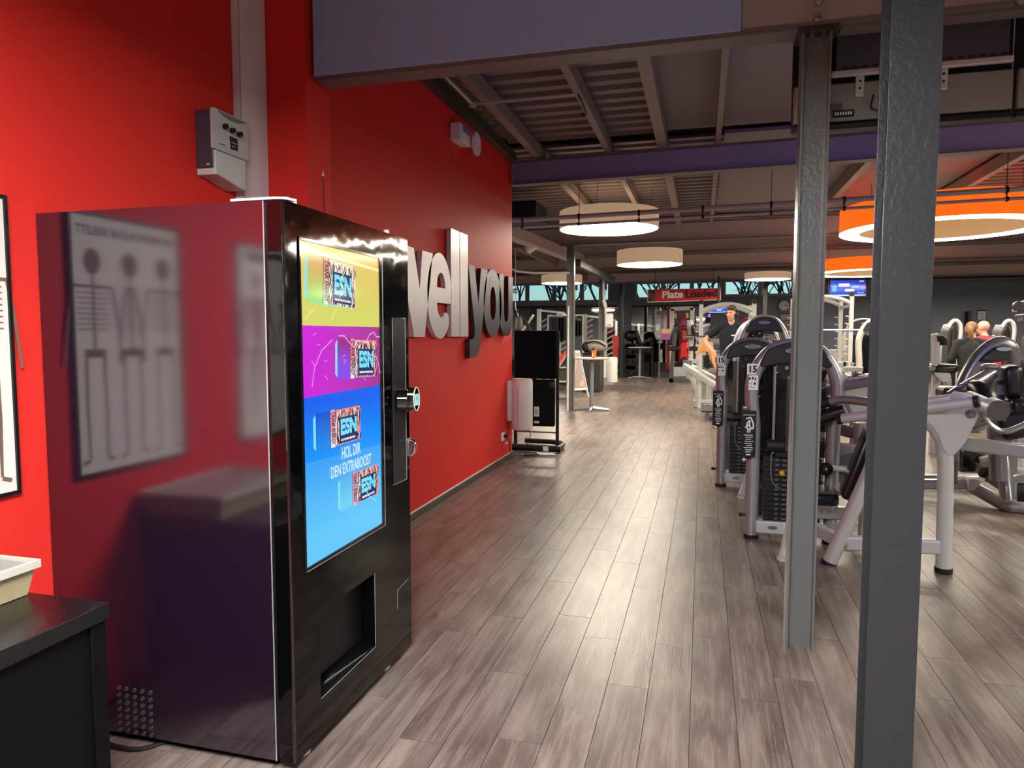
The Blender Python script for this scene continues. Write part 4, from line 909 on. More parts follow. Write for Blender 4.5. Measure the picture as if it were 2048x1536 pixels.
def press_machine(label):
    t = thing('press_machine', (.9, 5.3, 0), label, 'weight machine', 'silver press machines with numbered towers')
    tower(t, .665, 5.56)
    number_plate(t, at(1494, 748, 5.50), (1, .12, 0), .068, True)
    info_panel(t, at(1497, 868, 5.46), (1, .15, 0), .105, .35)
    MB().tube([at(1500, 825, 5.5), at(1497, 822, 5.46)], .012, 8).build('panel_bracket', RUBBER, t); MB().tube([at(1500, 914, 5.5), at(1494, 914, 5.46)], .012, 8).build('panel_bracket', RUBBER, t)
    MB().tube([at(1502, 1030, 5.55), at(1480, 1028, 5.55)], .012, 8).ball(at(1481, 1028, 5.55), .018, 8).build('side_stop', RUBBER, t)
    Y = 5.05
    # near side frame
    l = MB().tube([at(1659, 1125, Y), at(1753, 913, Y), at(1795, 820, Y)], .047, 14).build('leg', PALE, t); MB().disc(at(1658, 1127, Y), (0.35, 0, 1), .053, .03, 18).build('foot_cap', RUBBER, l)
    l = MB().tube([at(1887, 1138, Y), at(1892, 930, Y), at(1888, 885, Y), at(1868, 850, Y), at(1835, 828, Y), at(1795, 818, Y)], .047, 14, smooth=2).build('leg', PALE, t); MB().disc(at(1887, 1139, Y), (0, 0, 1), .053, .03, 18).build('foot_cap', RUBBER, l)
    MB().bar(at(1690, 1085, Y), at(1882, 1093, Y), .07, .095).build('cross_bar', PALE, t, bevel=.012)
    MB().bar(at(1620, 1052, 5.5), at(1700, 1092, Y), .07, .085).build('floor_bar', PALE, t, bevel=.012)
    MB().tube([at(1580, 1050, 5.3), at(1565, 1116, 5.05)], .03, 10).disc(at(1564, 1117, 5.05), (0, 0, 1), .036, .02, 14).build('leg', PALE, t)
    gp = [(1795, 812), (1938, 812), (1950, 815), (1957, 823), (1957, 834), (1933, 882), (1919, 899), (1911, 908), (1902, 911), (1893, 908), (1886, 897), (1877, 870), (1863, 850), (1840, 838), (1795, 832)]
    gus = MB().prism([at(x, y, Y - .055) for x, y in gp], (0, .012, 0)).build('gusset_plate', PALE, t, bevel=.003)
    b = at(1941, 828, Y - .055); MB().disc(b, (0, 1, 0), .02, .03, 6).disc(b, (0, 1, 0), .028, .014, 16).build('gusset_bolt', SILVERD, gus)
    MB().prism([at(x, y, Y + .05) for x, y in gp], (0, .012, 0)).build('gusset_plate', PALE, t, bevel=.003)
    # right horizontal beam
    MB().bar(at(1900, 884, 5.15), at(2085, 906, 5.15), .07, .09).build('cross_beam', SILVER, t, bevel=.012)
    # weight bar with plain ends
    p, q = at(1680, 838, 5.2), at(1953, 803, 4.85); h = MB().tube([p, q], .034, 14).build('weight_horn', PALE, t)
    d_ = (q - p).normalized(); MB().disc(p, d_, .037, .03, 16).build('end_cap', RUBBER, h); MB().disc(q, d_, .037, .03, 16).build('end_cap', RUBBER, h)
    p, q = at(1790, 812, 5.15), at(1926, 792, 5.0); MB().tube([p, q], .026, 12).build('link_bar', PALE, t)
    MB().tube([at(1906, 794, 4.95), at(1930, 797, 4.9), at(1944, 804, 4.9)], .036, 12, smooth=1).build('pivot_block', PALE, t, bevel=.004)
    # press arms with grips
    MB().tube([at(1625, 802, 5.75), at(1648, 784, 5.7), at(1672, 774, 5.6), at(1757, 760, 5.4), at(1800, 756, 5.3)], .038, 14, smooth=2).build('press_arm', SILVER, t)
    a = MB().tube([at(1648, 806, 5.5), at(1680, 799, 5.45), at(1700, 800, 5.4), at(1757, 806, 5.2)], .031, 12, smooth=1).build('press_arm', SILVER, t)
    MB().tube([at(1606, 816, 5.55), at(1660, 803, 5.48)], .037, 14).build('grip', RUBBER, a)
    MB().tube([at(1600, 858, 5.5), at(1640, 836, 5.45), at(1690, 821, 5.4)], [.05, .056, .045], 14, smooth=1).build('forearm_pad', VINYL, t)
    # big round end-capped pad arm and thin bent handle at the right
    p, q = at(1938, 796, 5.35), at(1996, 821, 4.95); ar = MB().tube([p, p.lerp(q, .8)], .048, 16).build('pad_arm', PALE, t)
    d_ = (q - p).normalized(); MB().tube([p.lerp(q, .78), q], .066, 22).build('arm_sleeve', PALE, ar); MB().disc(q + d_ * .006, d_, .064, .014, 24).build('end_cap', mat('grey_cap', '#57554f', .5), ar)
    MB().tube([at(1935, 862, 5.35), at(1960, 858, 5.3), at(1976, 850, 5.3)], .017, 10, smooth=1).build('bent_handle', SILVER, t)
    MB().tube([at(1962, 815, 5.3), at(1967, 832, 5.3), at(1980, 851, 5.3), at(2000, 863, 5.3), at(2020, 862, 5.3), at(2040, 853, 5.3), at(2075, 838, 5.3)], .019, 10, smooth=2).build('bent_handle', SILVER, t)
    # seat, back pad, column and beams behind
    MB().bar(at(1600, 893, 5.75), at(1720, 903, 5.75), .07, .105).build('seat_beam', SILVER, t, bevel=.01)
    br = MB().obox(at(1640, 898, 5.70), Vector((.10, 0, 0)), Vector((0, .006, 0)), Vector((0, 0, .065))).build('bracket_plate', SILVER, t, bevel=.004)
    for x in (1648, 1660): MB().disc(at(x, 897, 5.69), (0, 1, 0), .012, .02, 8).build('bolt', CHROME, br)
    for x in (1649, 1668): MB().disc(at(x, 880, 5.72), (0, 0, 1), .014, .03, 8).build('bolt', CHROME, br)
    MB().bar(at(1600, 1022, 5.5), at(1700, 1027, 5.5), .07, .095).build('seat_beam', SILVER, t, bevel=.01)
    br = MB().obox(at(1640, 1022, 5.45), Vector((.085, 0, 0)), Vector((0, .006, 0)), Vector((0, 0, .055))).build('bracket_plate', SILVER, t, bevel=.004)
    for x in (1646, 1660): MB().disc(at(x, 1024, 5.44), (0, 1, 0), .012, .02, 8).build('bolt', CHROME, br)
    c = at(1638, 991, 5.42); st = MB().obox(c, Vector((.125, 0, 0)), Vector((.02, .17, 0)), Vector((0, 0, .042))).build('seat_pad', VINYL, t, bevel=.03, seg=4)
    MB().obox(c + Vector((0, 0, .047)), Vector((.10, 0, 0)), Vector((.01, .14, 0)), Vector((0, 0, .008))).build('seat_top', mat('seat_panel', '#6d625e', .35), st, bevel=.006)
    lo_, hi_ = at(1690, 992, 5.30), at(1745, 852, 5.36); ax = (hi_ - lo_); n_ = Vector((ax.z, 0, -ax.x)).normalized(); half = Vector((.035, -.15, 0))
    bp = MB().obox((lo_ + hi_) / 2, ax / 2, Vector((.02, .15, 0)), n_ * .042).build('back_pad', VINYL, t, bevel=.032, seg=4)
    MB().obox((lo_ + hi_) / 2 + Vector((.03, -.17, 0)), ax * .42, Vector((.01, .035, 0)), n_ * .035).build('pad_wing', VINYL, bp, bevel=.025, seg=3)
    box('column_cover', *sorted((at(1719, 1030, 5.45).x, at(1760, 1030, 5.45).x)), 5.42, 5.5, at(1730, 1076, 5.45).z, at(1730, 988, 5.45).z, PALE, t, bevel=.01)
    MB().tube([at(1720, 845, 5.9), at(1722, 1030, 5.9)], .047, 14).build('upright', SILVER, t)
    MB().bar(at(1600, 842, 6.0), at(1712, 866, 6.0), .07, .09).build('upper_beam', mat('mauve_grey_paint', '#6f6064', .35, metal=.3), t, bevel=.01)
    MB().ball(at(1652, 938, 5.45), .05, 16).build('foam_roller', RUBBER, t); MB().disc(at(1652, 938, 5.39), (0, 1, 0), .008, .02, 8).build('roller_bolt', CHROME, t)
    cm = at(1704, 940, 5.62); MB().lathe([(0, -.012), (.15, -.012), (.15, .012), (0, .012)], (0, 0, 0), 36)
    MB().disc(cm, (0, 1, 0), .13, .02, 36).build('cam_disc', SILVERD, t)
    MB().tube([at(1660, 936, 5.5), cm], .026, 10).build('cam_arm', SILVER, t)
    MB().obox(at(1655, 1000, 5.5) + Vector((.0, .05, .03)), Vector((.10, 0, .03)), Vector((0, .05, 0)), Vector((0, 0, .02))).build('seat_support', SILVERD, t, bevel=.01)
    return t
pm = press_machine('silver press machine with a 15 sticker on its tower, closest to the camera')
copy_tree(pm, delta=(-.18, 1.845, 0), label='silver press machine with a 15 sticker, second in the row behind the first')
# --- taller arch towers further back
def tall_tower(cx, Y, h, label, frame=SILVER, w=.56, body=BLACK, hm=HOOD):
    t = thing('cable_tower', (cx, Y, 0), label, 'weight machine', 'tall arch towers at the back')
    tower(t, cx, Y, w, h, .055, detail=False, frame=frame, hood_m=hm)
    MB().tube([(cx + .1, Y + .1, h * .3), (cx + .1, Y + .1, h * .85)], .02, 8).build('mast', SILVER, t)
    MB().tube([(cx - .1, Y, h * .3), (cx - .1, Y, h * .85)], .01, 8).build('guide_rod', CHROME, t)
    MB().bar((cx - w / 2, Y, .08), (cx + w / 2, Y, .08), .08, .1).build('base_beam', PALE, t, bevel=.01)
    MB().bar((cx, Y, .08), (cx, Y + .9, .08), .08, .1).build('floor_bar', PALE, t, bevel=.01)
    box('seat_pad', cx - .17, cx + .17, Y + .6, Y + .95, .42, .5, VINYL, t, bevel=.03)
    MB().tube([(cx, Y + .78, .12), (cx, Y + .78, .43)], .04, 10).build('seat_post', SILVER, t)
    return t
p = at(1528, 640, 10.4); tall_tower(p.x, 10.4, 1.83, 'tall arch tower with charcoal hood standing right behind the numbered machines')
p = at(1514, 650, 11.5); tall_tower(p.x, 11.5, 1.80, 'tall arch tower half hidden behind another arch tower near the man in navy')
CREAM = mat('cream_frame', '#d6d0c4', .35, metal=.2)
p = at(1728, 640, 17.3); tall_tower(p.x, 17.3, 1.92, 'cream arch tower beside the rack post, left of its twin', CREAM, .72)
p = at(1760, 640, 13.6); tall_tower(p.x, 13.6, 1.86, 'cream arch tower partly hidden by the nearest steel column', CREAM, .62)
# pale machine bits between the two columns, in front of the cream towers
t = thing('row_machine', at(1680, 760, 12.0) * 1., 'pale low row machine between the two near columns', 'weight machine'); t.location.z = 0
Y = 12.0
MB().tube([at(1640, 705, Y), at(1668, 738, Y), at(1675, 760, Y)], .06, 12).build('slanted_frame', PALE, t)
MB().bar(at(1640, 728, Y), at(1686, 728, Y), .1, .075).build('upper_bar', PALE, t, bevel=.01); MB().bar(at(1686, 728, Y), at(1691, 728, Y), .1, .08).build('bar_cap', RUBBER, t)
MB().tube([at(1664, 733, Y), at(1690, 752, Y), at(1700, 760, 11.6)], .06, 12).build('lower_frame', SILVERD, t)
MB().bar(at(1687, 738, 11.6), at(1725, 738, 11.6), .1, .07).build('seat_bar', PALE, t, bevel=.01)
MB().tube([at(1704, 738, 11.6), at(1704, 727, 11.6)], .02, 8).disc(at(1704, 727, 11.6), (0, 0, 1), .035, .02, 14).build('adjust_knob', PALE, t)
box('seat_pad', at(1708, 750, 11.5).x, at(1722, 750, 11.5).x, 11.4, 11.7, at(1708, 754, 11.5).z, at(1708, 744, 11.5).z, VINYL, t, bevel=.03)
MB().bar(at(1662, 766, 10.6), at(1760, 757, 10.6), .12, .05).build('rail', PALE, t, bevel=.008)
for x in (1692, 1726): MB().bar(at(x, 758, Y), Vector((at(x, 758, Y).x, Y, 0)), .06, .06, (0, 1, 0)).build('leg', PALE, t)
MB().ball(at(1737, 753, 10.8), .09, 14, sc=(1.2, 1, .55)).build('bearing_cover', SILVERD, t)
MB().bar(at(1640, 735, 10.9), at(1655, 768, 10.9), .2, .1, (0, 1, 0)).build('side_pad', VINYL, t, bevel=.03)
MB().tube([at(1655, 768, 10.7), at(1664, 745, 10.7)], .06, 12).build('pad_post', SILVER, t)
bx = thing('grey_cabinet', at(1683, 720, 17.0), 'pale grey cabinet standing behind the low row machine', 'cabinet'); bx.location.z = 0
c0, c1 = at(1667, 700, 17.0), at(1692, 700, 17.0)
box('body', c0.x, c1.x, 17.0, 17.6, 0, c0.z, mat('pale_grey_metal', '#b9b4a8', .5), bx, bevel=.01); box('door', c0.x + .02, c1.x - .02, 16.985, 17.0, .1, c0.z - .06, mat('pale_grey_door', '#c4bfb3', .5), bx, bevel=.004)
MB().tube([(c1.x - .06, 16.97, .9), (c1.x - .06, 16.97, 1.05)], .01, 6).build('handle', CHROME, bx)
# --- racks with arched tops
def rack(x0, x1, Y, h, label, tv=None):
    t = thing('arched_rack', ((x0 + x1) / 2, Y, 0), label, 'rack', 'arched training racks')
    for x in (x0, x1):
        for y in (Y, Y + 1.1):
            u = box('upright', x - .04, x + .04, y - .04, y + .04, 0, h, PALE, t, bevel=.006)
            if y == Y: MB().disc((x, y, h + .03), (0, 1, 0), .055, .09, 6).build('post_cap', RUBBER, u)
            for k in range(9): MB().tube([(x - .04, y - .02, .7 + k * .15), (x - .11, y - .02, .72 + k * .15)], .014, 6).build('peg', PALE, u)
    for y in (Y, Y + 1.1):
        MB().tube([(x0, y, h - .16), (x0 + (x1 - x0) * .2, y, h - .06), ((x0 + x1) / 2, y, h), (x1 - (x1 - x0) * .2, y, h - .06), (x1, y, h - .16)], .045, 10, smooth=2).build('arch', PALE, t)
    for x in (x0, x1): MB().bar((x, Y, .05), (x, Y + 1.1, .05), .07, .08).build('floor_rail', PALE, t); MB().bar((x, Y, h - .2), (x, Y + 1.1, h - .2), .05, .06).build('top_rail', PALE, t)
    bar_ = MB().tube([(x0 - .35, Y - .06, h - .68), (x1 + .35, Y - .06, h - .68)], .016, 8).build('barbell', CHROME, t)
    return t
a, b_ = at(1402, 640, 15.2), at(1508, 640, 15.2); rack(a.x, b_.x, 15.2, 2.19, 'arched rack standing around the man in the navy shirt')
a, b_ = at(1598, 640, 15.2), at(1702, 640, 15.2); rack(a.x, b_.x, 15.2, 2.32, 'arched rack with a row of pegs, right of the open steel column')
# plates and dumbbells stored in the left arched rack
a = at(1424, 690, 16.0)
for k in range(5):
    z = .75 + k * .16; o = MB().tube([(a.x - .05 + .1 * (k % 2), 15.9, z), (a.x + .18 + .1 * (k % 2), 15.9, z)], .07, 14).build('weight_disc', CHROME if k % 2 else SILVER); tag(o, 'silver weight disc behind the orange towel, ' + ORD[k] + ' from the bottom of its column', 'weight', 'weight discs on the rack pegs')
    
# --- leg press frame with a foot at the aisle
t = thing('sled_press', (atZ(1395, 817).x, 14.7, 0), 'pale sloping sled press frame reaching into the aisle', 'weight machine')
ft = atZ(1395, 816); Y = ft.y
MB().tube([at(1377, 738, Y), at(1395, 780, Y), at(1396, 816, Y)], [.075, .06, .055], 12).build('front_leg', PALE, t); MB().disc(ft, (0, 0, 1), .075, .03, 14).build('foot_cap', RUBBER, t)
MB().bar(at(1369, 731, Y), at(1432, 772, Y - .6), .13, .12).build('lower_rail', PALE, t, bevel=.02); MB().bar(at(1375, 727, Y + .5), at(1432, 756, Y - .2), .10, .05).build('upper_rail', PALE, t, bevel=.01)
MB().bar(at(1376, 721, Y + .1), at(1376, 731, Y + .1), .16, .2, (0, 1, 0)).build('rail_bracket', SILVERD, t)
MB().bar(at(1378, 721, Y + .6), at(1398, 724, Y + .5), .1, .08).build('stop_bar', PALE, t)
MB().bar(at(1399, 803, Y), at(1430, 803, Y - .1), .08, .075).build('floor_bar', PALE, t, bevel=.01)
g1 = at(1418, 765, Y + 1.2); MB().tube([g1, (g1.x, g1.y, .03)], .05, 8).disc((g1.x, g1.y, .015), (0, 0, 1), .1, .03, 12).build('rear_leg', PALE, t)
g1 = at(1398, 752, Y + 1.6); MB().tube([g1, (g1.x, g1.y, .03)], .06, 8).disc((g1.x, g1.y, .015), (0, 0, 1), .12, .03, 12).build('far_leg', PALE, t)
MB().tube([at(1426, 810, Y - .3), at(1424, 818, Y - .3)], [.12, .09], 16).build('weight_knob', SILVER, t)
MB().tube([at(1402, 710, Y + 1.0), at(1402, 742, Y + 1.0)], .09, 12).bar(at(1402, 740, Y + 1), at(1418, 742, Y + 1), .1, .08).build('seat_post', PALE, t)
MB().bar(at(1413, 708, Y + .9), at(1413, 735, Y + .9), .12, .3, (0, 1, 0)).build('back_rest', VINYL, t, bevel=.04)
# orange towel thrown over the back rest
tw = MB(); nx, nz = 14, 16
P0, P1, P2, P3 = at(1398, 685, 14.6), at(1424, 685, 14.6), at(1430, 744, 14.5), at(1392, 706, 14.5)
def tow(u, v):
    drop = (.20 + .42 * max(0, u - .55) * 2.2 + .16 * max(0, .3 - u)) 
    x = at(1400, 686, 14.6).x + (u * .25 + (u - .45) * .15 * v); y = 14.60 - .05 * math.sin(math.pi * v * .5) - .03 * math.sin(u * 17) * v
    return (x, y, at(1400, 686, 14.6).z - drop * v + .03 * math.sin(u * 3.1))
vs = [tow(i / nx, j / nz) for j in range(nz + 1) for i in range(nx + 1)]
tw.add(vs, [(j * (nx + 1) + i, j * (nx + 1) + i + 1, (j + 1) * (nx + 1) + i + 1, (j + 1) * (nx + 1) + i) for j in range(nz) for i in range(nx)])
o = tw.build('towel', TOWEL); sm = o.modifiers.new('thick', 'SOLIDIFY'); sm.thickness = .012; tag(o, 'orange towel hanging over the back rest beside the man', 'towel')

# --- second machine at the right edge
t = thing('lever_machine', (2.6, 7.3, 0), 'silver lever machine with black pads at the right edge of the picture', 'weight machine')
Y = 7.25
MB().tube([at(1898, 965, Y), at(1907, 840, Y), at(1918, 795, Y), at(1930, 762, Y), at(1948, 728, Y), at(1970, 702, Y), at(1994, 686, Y), at(2013, 688, Y), at(2023, 702, Y), at(2024, 735, Y + .1), at(2020, 800, Y + .2), at(2018, 960, Y + .2)], .066, 16, smooth=2).build('arch_frame', SILVERD, t)
hp = [(1958, 724), (1974, 706), (1990, 694), (2008, 692), (2018, 699), (2020, 716), (2012, 723), (1985, 725)]
hd = MB().prism([at(x, y, Y - .09) for x, y in hp], (0, .12, 0)).build('hood', HOOD, t, bevel=.02)
c = at(2008, 698, Y - .10); MB().prism([c + Vector((.06 * math.cos(k * math.pi / 12), -.004, .018 * math.sin(k * math.pi / 12))) for k in range(24)], (0, .012, 0)).build('oval_emblem', SILVER, hd)
MB().tube([at(1984, 738, 6.6), at(1990, 800, 6.6), at(1997, 960, 6.6)], .066, 14).build('upright', SILVERD, t); MB().ball(at(1981, 733, 6.6), .072, 14, sc=(1, 1, .4)).build('post_cap', SILVER, t)
MB().tube([at(1982, 748, 6.55), at(1940, 772, 6.4), at(1902, 795, 6.3)], .055, 12).build('lever_arm', SILVERD, t)
for i, (a, b_, c_, d_, w) in enumerate((((2004, 733), (2010, 790), 6.6, 0, .10), ((2018, 797), (2028, 850), 6.5, 0, .10))):
    p, q = at(*a, c_), at(*b_, c_); dd = q - p
    pd = MB().obox((p + q) / 2 + Vector((.05, 0, 0)), dd * .55, Vector((.03, .17, 0)), Vector((.07, 0, .01))).build('chest_pad', VINYL, t, bevel=.05, seg=4)
    MB().obox(p.lerp(q, .3) + Vector((-.06, -.05, 0)), Vector((.03, 0, 0)), Vector((0, .03, 0)), Vector((0, 0, .04))).build('pad_bracket', SILVER, pd); MB().obox(p.lerp(q, .8) + Vector((-.05, -.05, 0)), Vector((.03, 0, 0)), Vector((0, .03, 0)), Vector((0, 0, .04))).build('pad_bracket', SILVER, pd)
MB().tube([at(1945, 772, 6.3), at(1962, 778, 6.2), at(1975, 800, 6.1), at(1985, 815, 6.1)], [.05, .07, .07, .05], 14, smooth=2).build('arm_pad', VINYL, t)
MB().obox(at(1905, 790, 6.5), Vector((.10, 0, -.02)), Vector((0, .12, 0)), Vector((0, 0, .05))).build('arm_pad', VINYL, t, bevel=.03, seg=3)
MB().obox(at(1908, 778, 6.6), Vector((.09, 0, 0)), Vector((0, .1, 0)), Vector((.0, 0, .02))).build('pad_frame', SILVER, t, bevel=.01)
for x, y in ((1916, 774), (1930, 768), (1968, 772), (1972, 788)): MB().tube([at(x, y, 6.3), at(x + 6, y - 2, 6.3)], .018, 8).build('adjuster', SILVERD, t)
MB().bar(at(1835, 968, 7.4), at(1945, 968, 7.3), .09, .09).build('floor_bar', SILVER, t, bevel=.012); MB().bar(at(1835, 956, 7.9), at(1975, 957, 7.9), .09, .07).build('floor_bar', SILVER, t, bevel=.012)
MB().tube([at(1940, 972, 7.3), at(1975, 990, 7.15), at(2010, 1010, 7.0), at(2035, 1014, 6.95), at(2090, 1014, 6.95)], .06, 12, smooth=1).build('floor_bar', SILVER, t)
MB().obox(at(1945, 968, 7.25), Vector((.045, 0, 0)), Vector((0, .06, 0)), Vector((0, 0, .055))).build('floor_joint', PALE, t, bevel=.008)
MB().tube([at(2003, 905, 6.9), at(2010, 950, 6.8), at(2016, 1000, 6.75)], .058, 12).build('front_leg', SILVERD, t)
box('weight_cover', at(1918, 900, 7.5).x, at(1964, 900, 7.5).x, 7.45, 7.7, at(1930, 944, 7.5).z, at(1930, 895, 7.5).z, BLACKGLOSS, t, bevel=.02)
for (x, y) in ((1960, 912), (1977, 944)): 
    p = at(x, y, 7.1); MB().tube([p + Vector((-.05, 0, .02)), p + Vector((.08, 0, -.02))], .07, 18).build('foam_roller', RUBBER, t)
MB().bar(at(1962, 925, 7.0), at(1990, 918, 7.0), .08, .09).build('roller_arm', PALE, t, bevel=.008); MB().bar(at(1982, 930, 7.0), at(2004, 924, 7.0), .05, .02).build('lever_tab', PALE, t)
MB().bar(at(1975, 955, 7.0), at(2020, 985, 6.9), .07, .05).build('inner_rail', SILVERD, t)
MB().disc(at(2046, 985, 6.8), (1, -.3, 0), .08, .08, 18).build('wheel', RUBBER, t)
MB().obox(at(2030, 905, 6.3), Vector((.08, 0, -.02)), Vector((0, .1, 0)), Vector((0, 0, .025))).build('seat_pad', VINYL, t, bevel=.02)
MB().bar(at(2022, 960, 6.8), at(2075, 948, 6.8), .06, .06).build('side_bar', SILVERD, t)
MB().obox(at(2035, 845, 6.3), Vector((.16, 0, .04)), Vector((0, .15, 0)), Vector((-.03, 0, .10))).build('seat_pad', VINYL, t, bevel=.05, seg=3)
# --- side-on towers in front of the far right wall
def side_tower(px, base, Y, label):
    t = thing('side_tower', at(px, 700, Y), label, 'weight machine', 'side-on towers near the grey wall'); t.location.z = 0
    z = lambda y: at(px, y, Y).z
    x = lambda q: at(q, 700, Y).x
    MB().tube([(x(px + 12), Y, 0), (x(px + 12), Y, z(690)), (x(px + 15), Y, z(668)), (x(px + 14), Y, z(650)), (x(px + 6), Y, z(640)), (x(px - 4), Y, z(643)), (x(px - 10), Y, z(655))], .034, 12, smooth=2).build('side_frame', PALE, t)
    MB().prism([(x(px - 10), Y - .02, 0.05), (x(px + 9), Y - .02, .05), (x(px + 9), Y - .02, z(664)), (x(px + 5), Y - .02, z(647)), (x(px - 3), Y - .02, z(647)), (x(px - 10), Y - .02, z(664))], (0, .5, 0)).build('shroud', VINYL, t, bevel=.03)
    MB().tube([(x(px - 12), Y + .3, 0), (x(px - 12), Y + .3, z(670))], .03, 8).build('guide_post', PALE, t)
    MB().tube([(x(px - 2), Y - .04, z(712)), (x(px - 2), Y - .04, z(655))], .008, 6).build('guide_rod', CHROME, t)
    MB().bar((x(px - 22), Y + .3, z(741)), (x(px + 14), Y + .3, z(741)), .2, .1).build('base_beam', PALE, t, bevel=.01)
    return t
side_tower(1905, 740, 13.8, 'black tower with pale side frame left of the woman in black')
side_tower(2012, 740, 14.2, 'black tower with pale side frame right of the man in red')
t = thing('curl_bench', at(1880, 740, 10.2), 'pale curl bench with a black seat partly behind the nearest column', 'bench'); t.location.z = 0
Y = 10.2
MB().obox(at(1883, 738, Y), Vector((.14, 0, 0)), Vector((0, .2, 0)), Vector((.02, 0, .07))).build('seat_pad', VINYL, t, bevel=.05, seg=3)
MB().prism([at(x, y, Y - .2) for x, y in ((1868, 745), (1900, 746), (1903, 754), (1895, 764), (1885, 764))], (0, .05, 0)).build('side_plate', PALE, t, bevel=.005)
MB().tube([at(1868, 668, Y), at(1872, 690, Y), at(1872, 745, Y)], .05, 10).build('frame', PALE, t); MB().tube([at(1872, 745, Y), Vector((at(1872, 745, Y).x, Y, 0))], .05, 10).build('leg', PALE, t); MB().tube([at(1895, 757, Y), Vector((at(1895, 757, Y).x, Y, 0))], .05, 10).build('leg', PALE, t)
MB().tube([at(1872, 678, Y), at(1885, 676, Y), at(1886, 690, Y)], .06, 10, smooth=1).build('handle', RUBBER, t)
t = thing('pulldown_arms', at(2040, 625, 9.0), 'grey and black lever arms of a machine at the upper right picture edge', 'weight machine'); t.location.z = 0
Y = 9.5
MB().tube([at(2034, 612, Y), at(2048, 610, Y), at(2075, 612, Y)], .05, 12).build('upper_arm', SILVER, t); MB().disc(at(2036, 612, Y - .03), (0, 1, 0), .055, .06, 18).build('joint', BLACK, t)
MB().tube([at(2030, 633, Y), at(2040, 632, Y), at(2075, 628, Y)], .02, 8).build('lower_arm', SILVERD, t); MB().tube([at(2030, 616, Y), at(2029, 624, Y)], .028, 8).build('hanging_grip', WHITE, t); MB().tube([at(2039, 635, Y), at(2040, 642, Y)], .03, 8).build('hanging_grip', SILVER, t)
MB().tube([at(2072, 605, Y), Vector((at(2072, 605, Y).x, Y, 0))], .06, 10).build('mast', SILVER, t)
# ================================================================== MIDDLE OF THE AISLE, LEFT
# black stand (screen seen from behind) at the end of the red wall
Y = 8.97
t = thing('black_stand', (-2.1, Y, 0), 'tall black display stand seen from behind at the end of the red wall', 'stand')
xl, xr = at(1029, 660, Y).x, at(1113, 660, Y).x
zt, zm, zb = at(1060, 661, Y).z, at(1060, 758, Y).z, at(1060, 852, Y).z
box('upper_panel', xl, xr, Y, Y + .04, zm + .005, zt, mat('stand_navy', '#05060c', .8, spec=.15), t, bevel=.02)
box('lower_panel', xl, xr - .02, Y - .01, Y + .05, zb, zm - .005, mat('stand_black', '#060709', .7, spec=.2), t, bevel=.02)
box('panel_hinge', xr - .10, xr - .02, Y - .05, Y - .01, zm - .12, zm - .02, BLACK, t, bevel=.02)
for x in (xl - .0, xr + .005):
    MB().bar((x, Y + .06, .06), (x, Y + .06, zt + .0), .04, .03, (0, 1, 0)).build('post', BLACK, t)
box('cross_strip', xl, xr, Y + .05, Y + .08, .245, .265, SILVERD, t)
base = MB().tube([(xr + .01, Y - .02, .05), (xr + .05, Y + .3, .05), (xr - .06, Y + .55, .05), (xl, Y + .6, .05)], .035, 8, smooth=1).tube([(xl - .02, Y - .02, .05), (xr + .07, Y - .02, .05)], .045, 8).build('base_frame', BLACK, t)
box('base_label', xr - .16, xr - .09, Y - .068, Y - .064, .02, .085, LABELW, base)
for x in (xl + .03, xr + .04): MB().disc((x, Y - .02, .02), (0, 1, 0), .02, .03, 12).build('caster', RUBBER, t)
lb = box('type_label', xl + .27, xl + .34, Y - .016, Y - .011, .47, .60, LABELW, t); box('type_label', xl + .27, xl + .34, Y - .016, Y - .011, .38, .41, LABELW, t)
for k in range(4): box('print_line', xl + .28, xl + .33, Y - .0175, Y - .016, .50 + k * .02, .508 + k * .02, SILVERD, lb)
p = atZ(1088, 908); q = [atZ(*a, .004) for a in ((1068, 903), (1098, 902), (1112, 910), (1080, 911))]
o = MB().prism(q, (0, 0, .006)).build('floor_notice', LABELW); tag(o, 'white flat notice lying on the floor before the black stand', 'notice')
# towel dispensers: rounded upright drums
def dispenser(c, r, h, label, side=(-1, 0)):
    t = thing('wipes_dispenser', c, label, 'dispenser'); c = Vector(c)
    prof = [(r * .80, 0), (r * .97, .02 * h), (r, .05 * h), (r, .94 * h), (r * .95, .975 * h), (r * .86, h), (r * .62, h), (r * .60, h * .97), (0, h * .97)]
    MB().lathe([(0, 0)] + prof, c, 36).build('drum', WHITE, t)
    s = Vector((side[0], side[1], 0)); a = Vector((-s.y, s.x, 0))
    MB().obox(c + s * (r + .01) + Vector((0, 0, h * .57)), s * .03, a * r * .75, Vector((0, 0, h * .39))).build('back_plate', WHITE, t, bevel=.012)
    MB().obox(c + Vector((-.02, -r - .0005, h * .45)), Vector((.0015, 0, 0)), Vector((0, .002, 0)), Vector((0, 0, h * .40))).build('seam', SILVERD, t)
    return t
d1 = dispenser((-2.15, 8.40, .365), .132, .64, 'white cylindrical wipes dispenser mounted on the end of the red wall')
MB().tube([(-2.06, 8.38, .37), (-2.03, 8.4, .30), (-2.12, 8.45, .15), (-2.14, 8.55, .02)], .004, 6, smooth=2).build('cord', BLACK, d1)
p = at(1219, 766, 19.8); dispenser((at(1201, 780, 19.9).x + .09 + .17 + .038, 19.98, p.z), .17, at(1219, 715, 19.6).z - p.z, 'cream cylindrical bin mounted low on the second slim column')
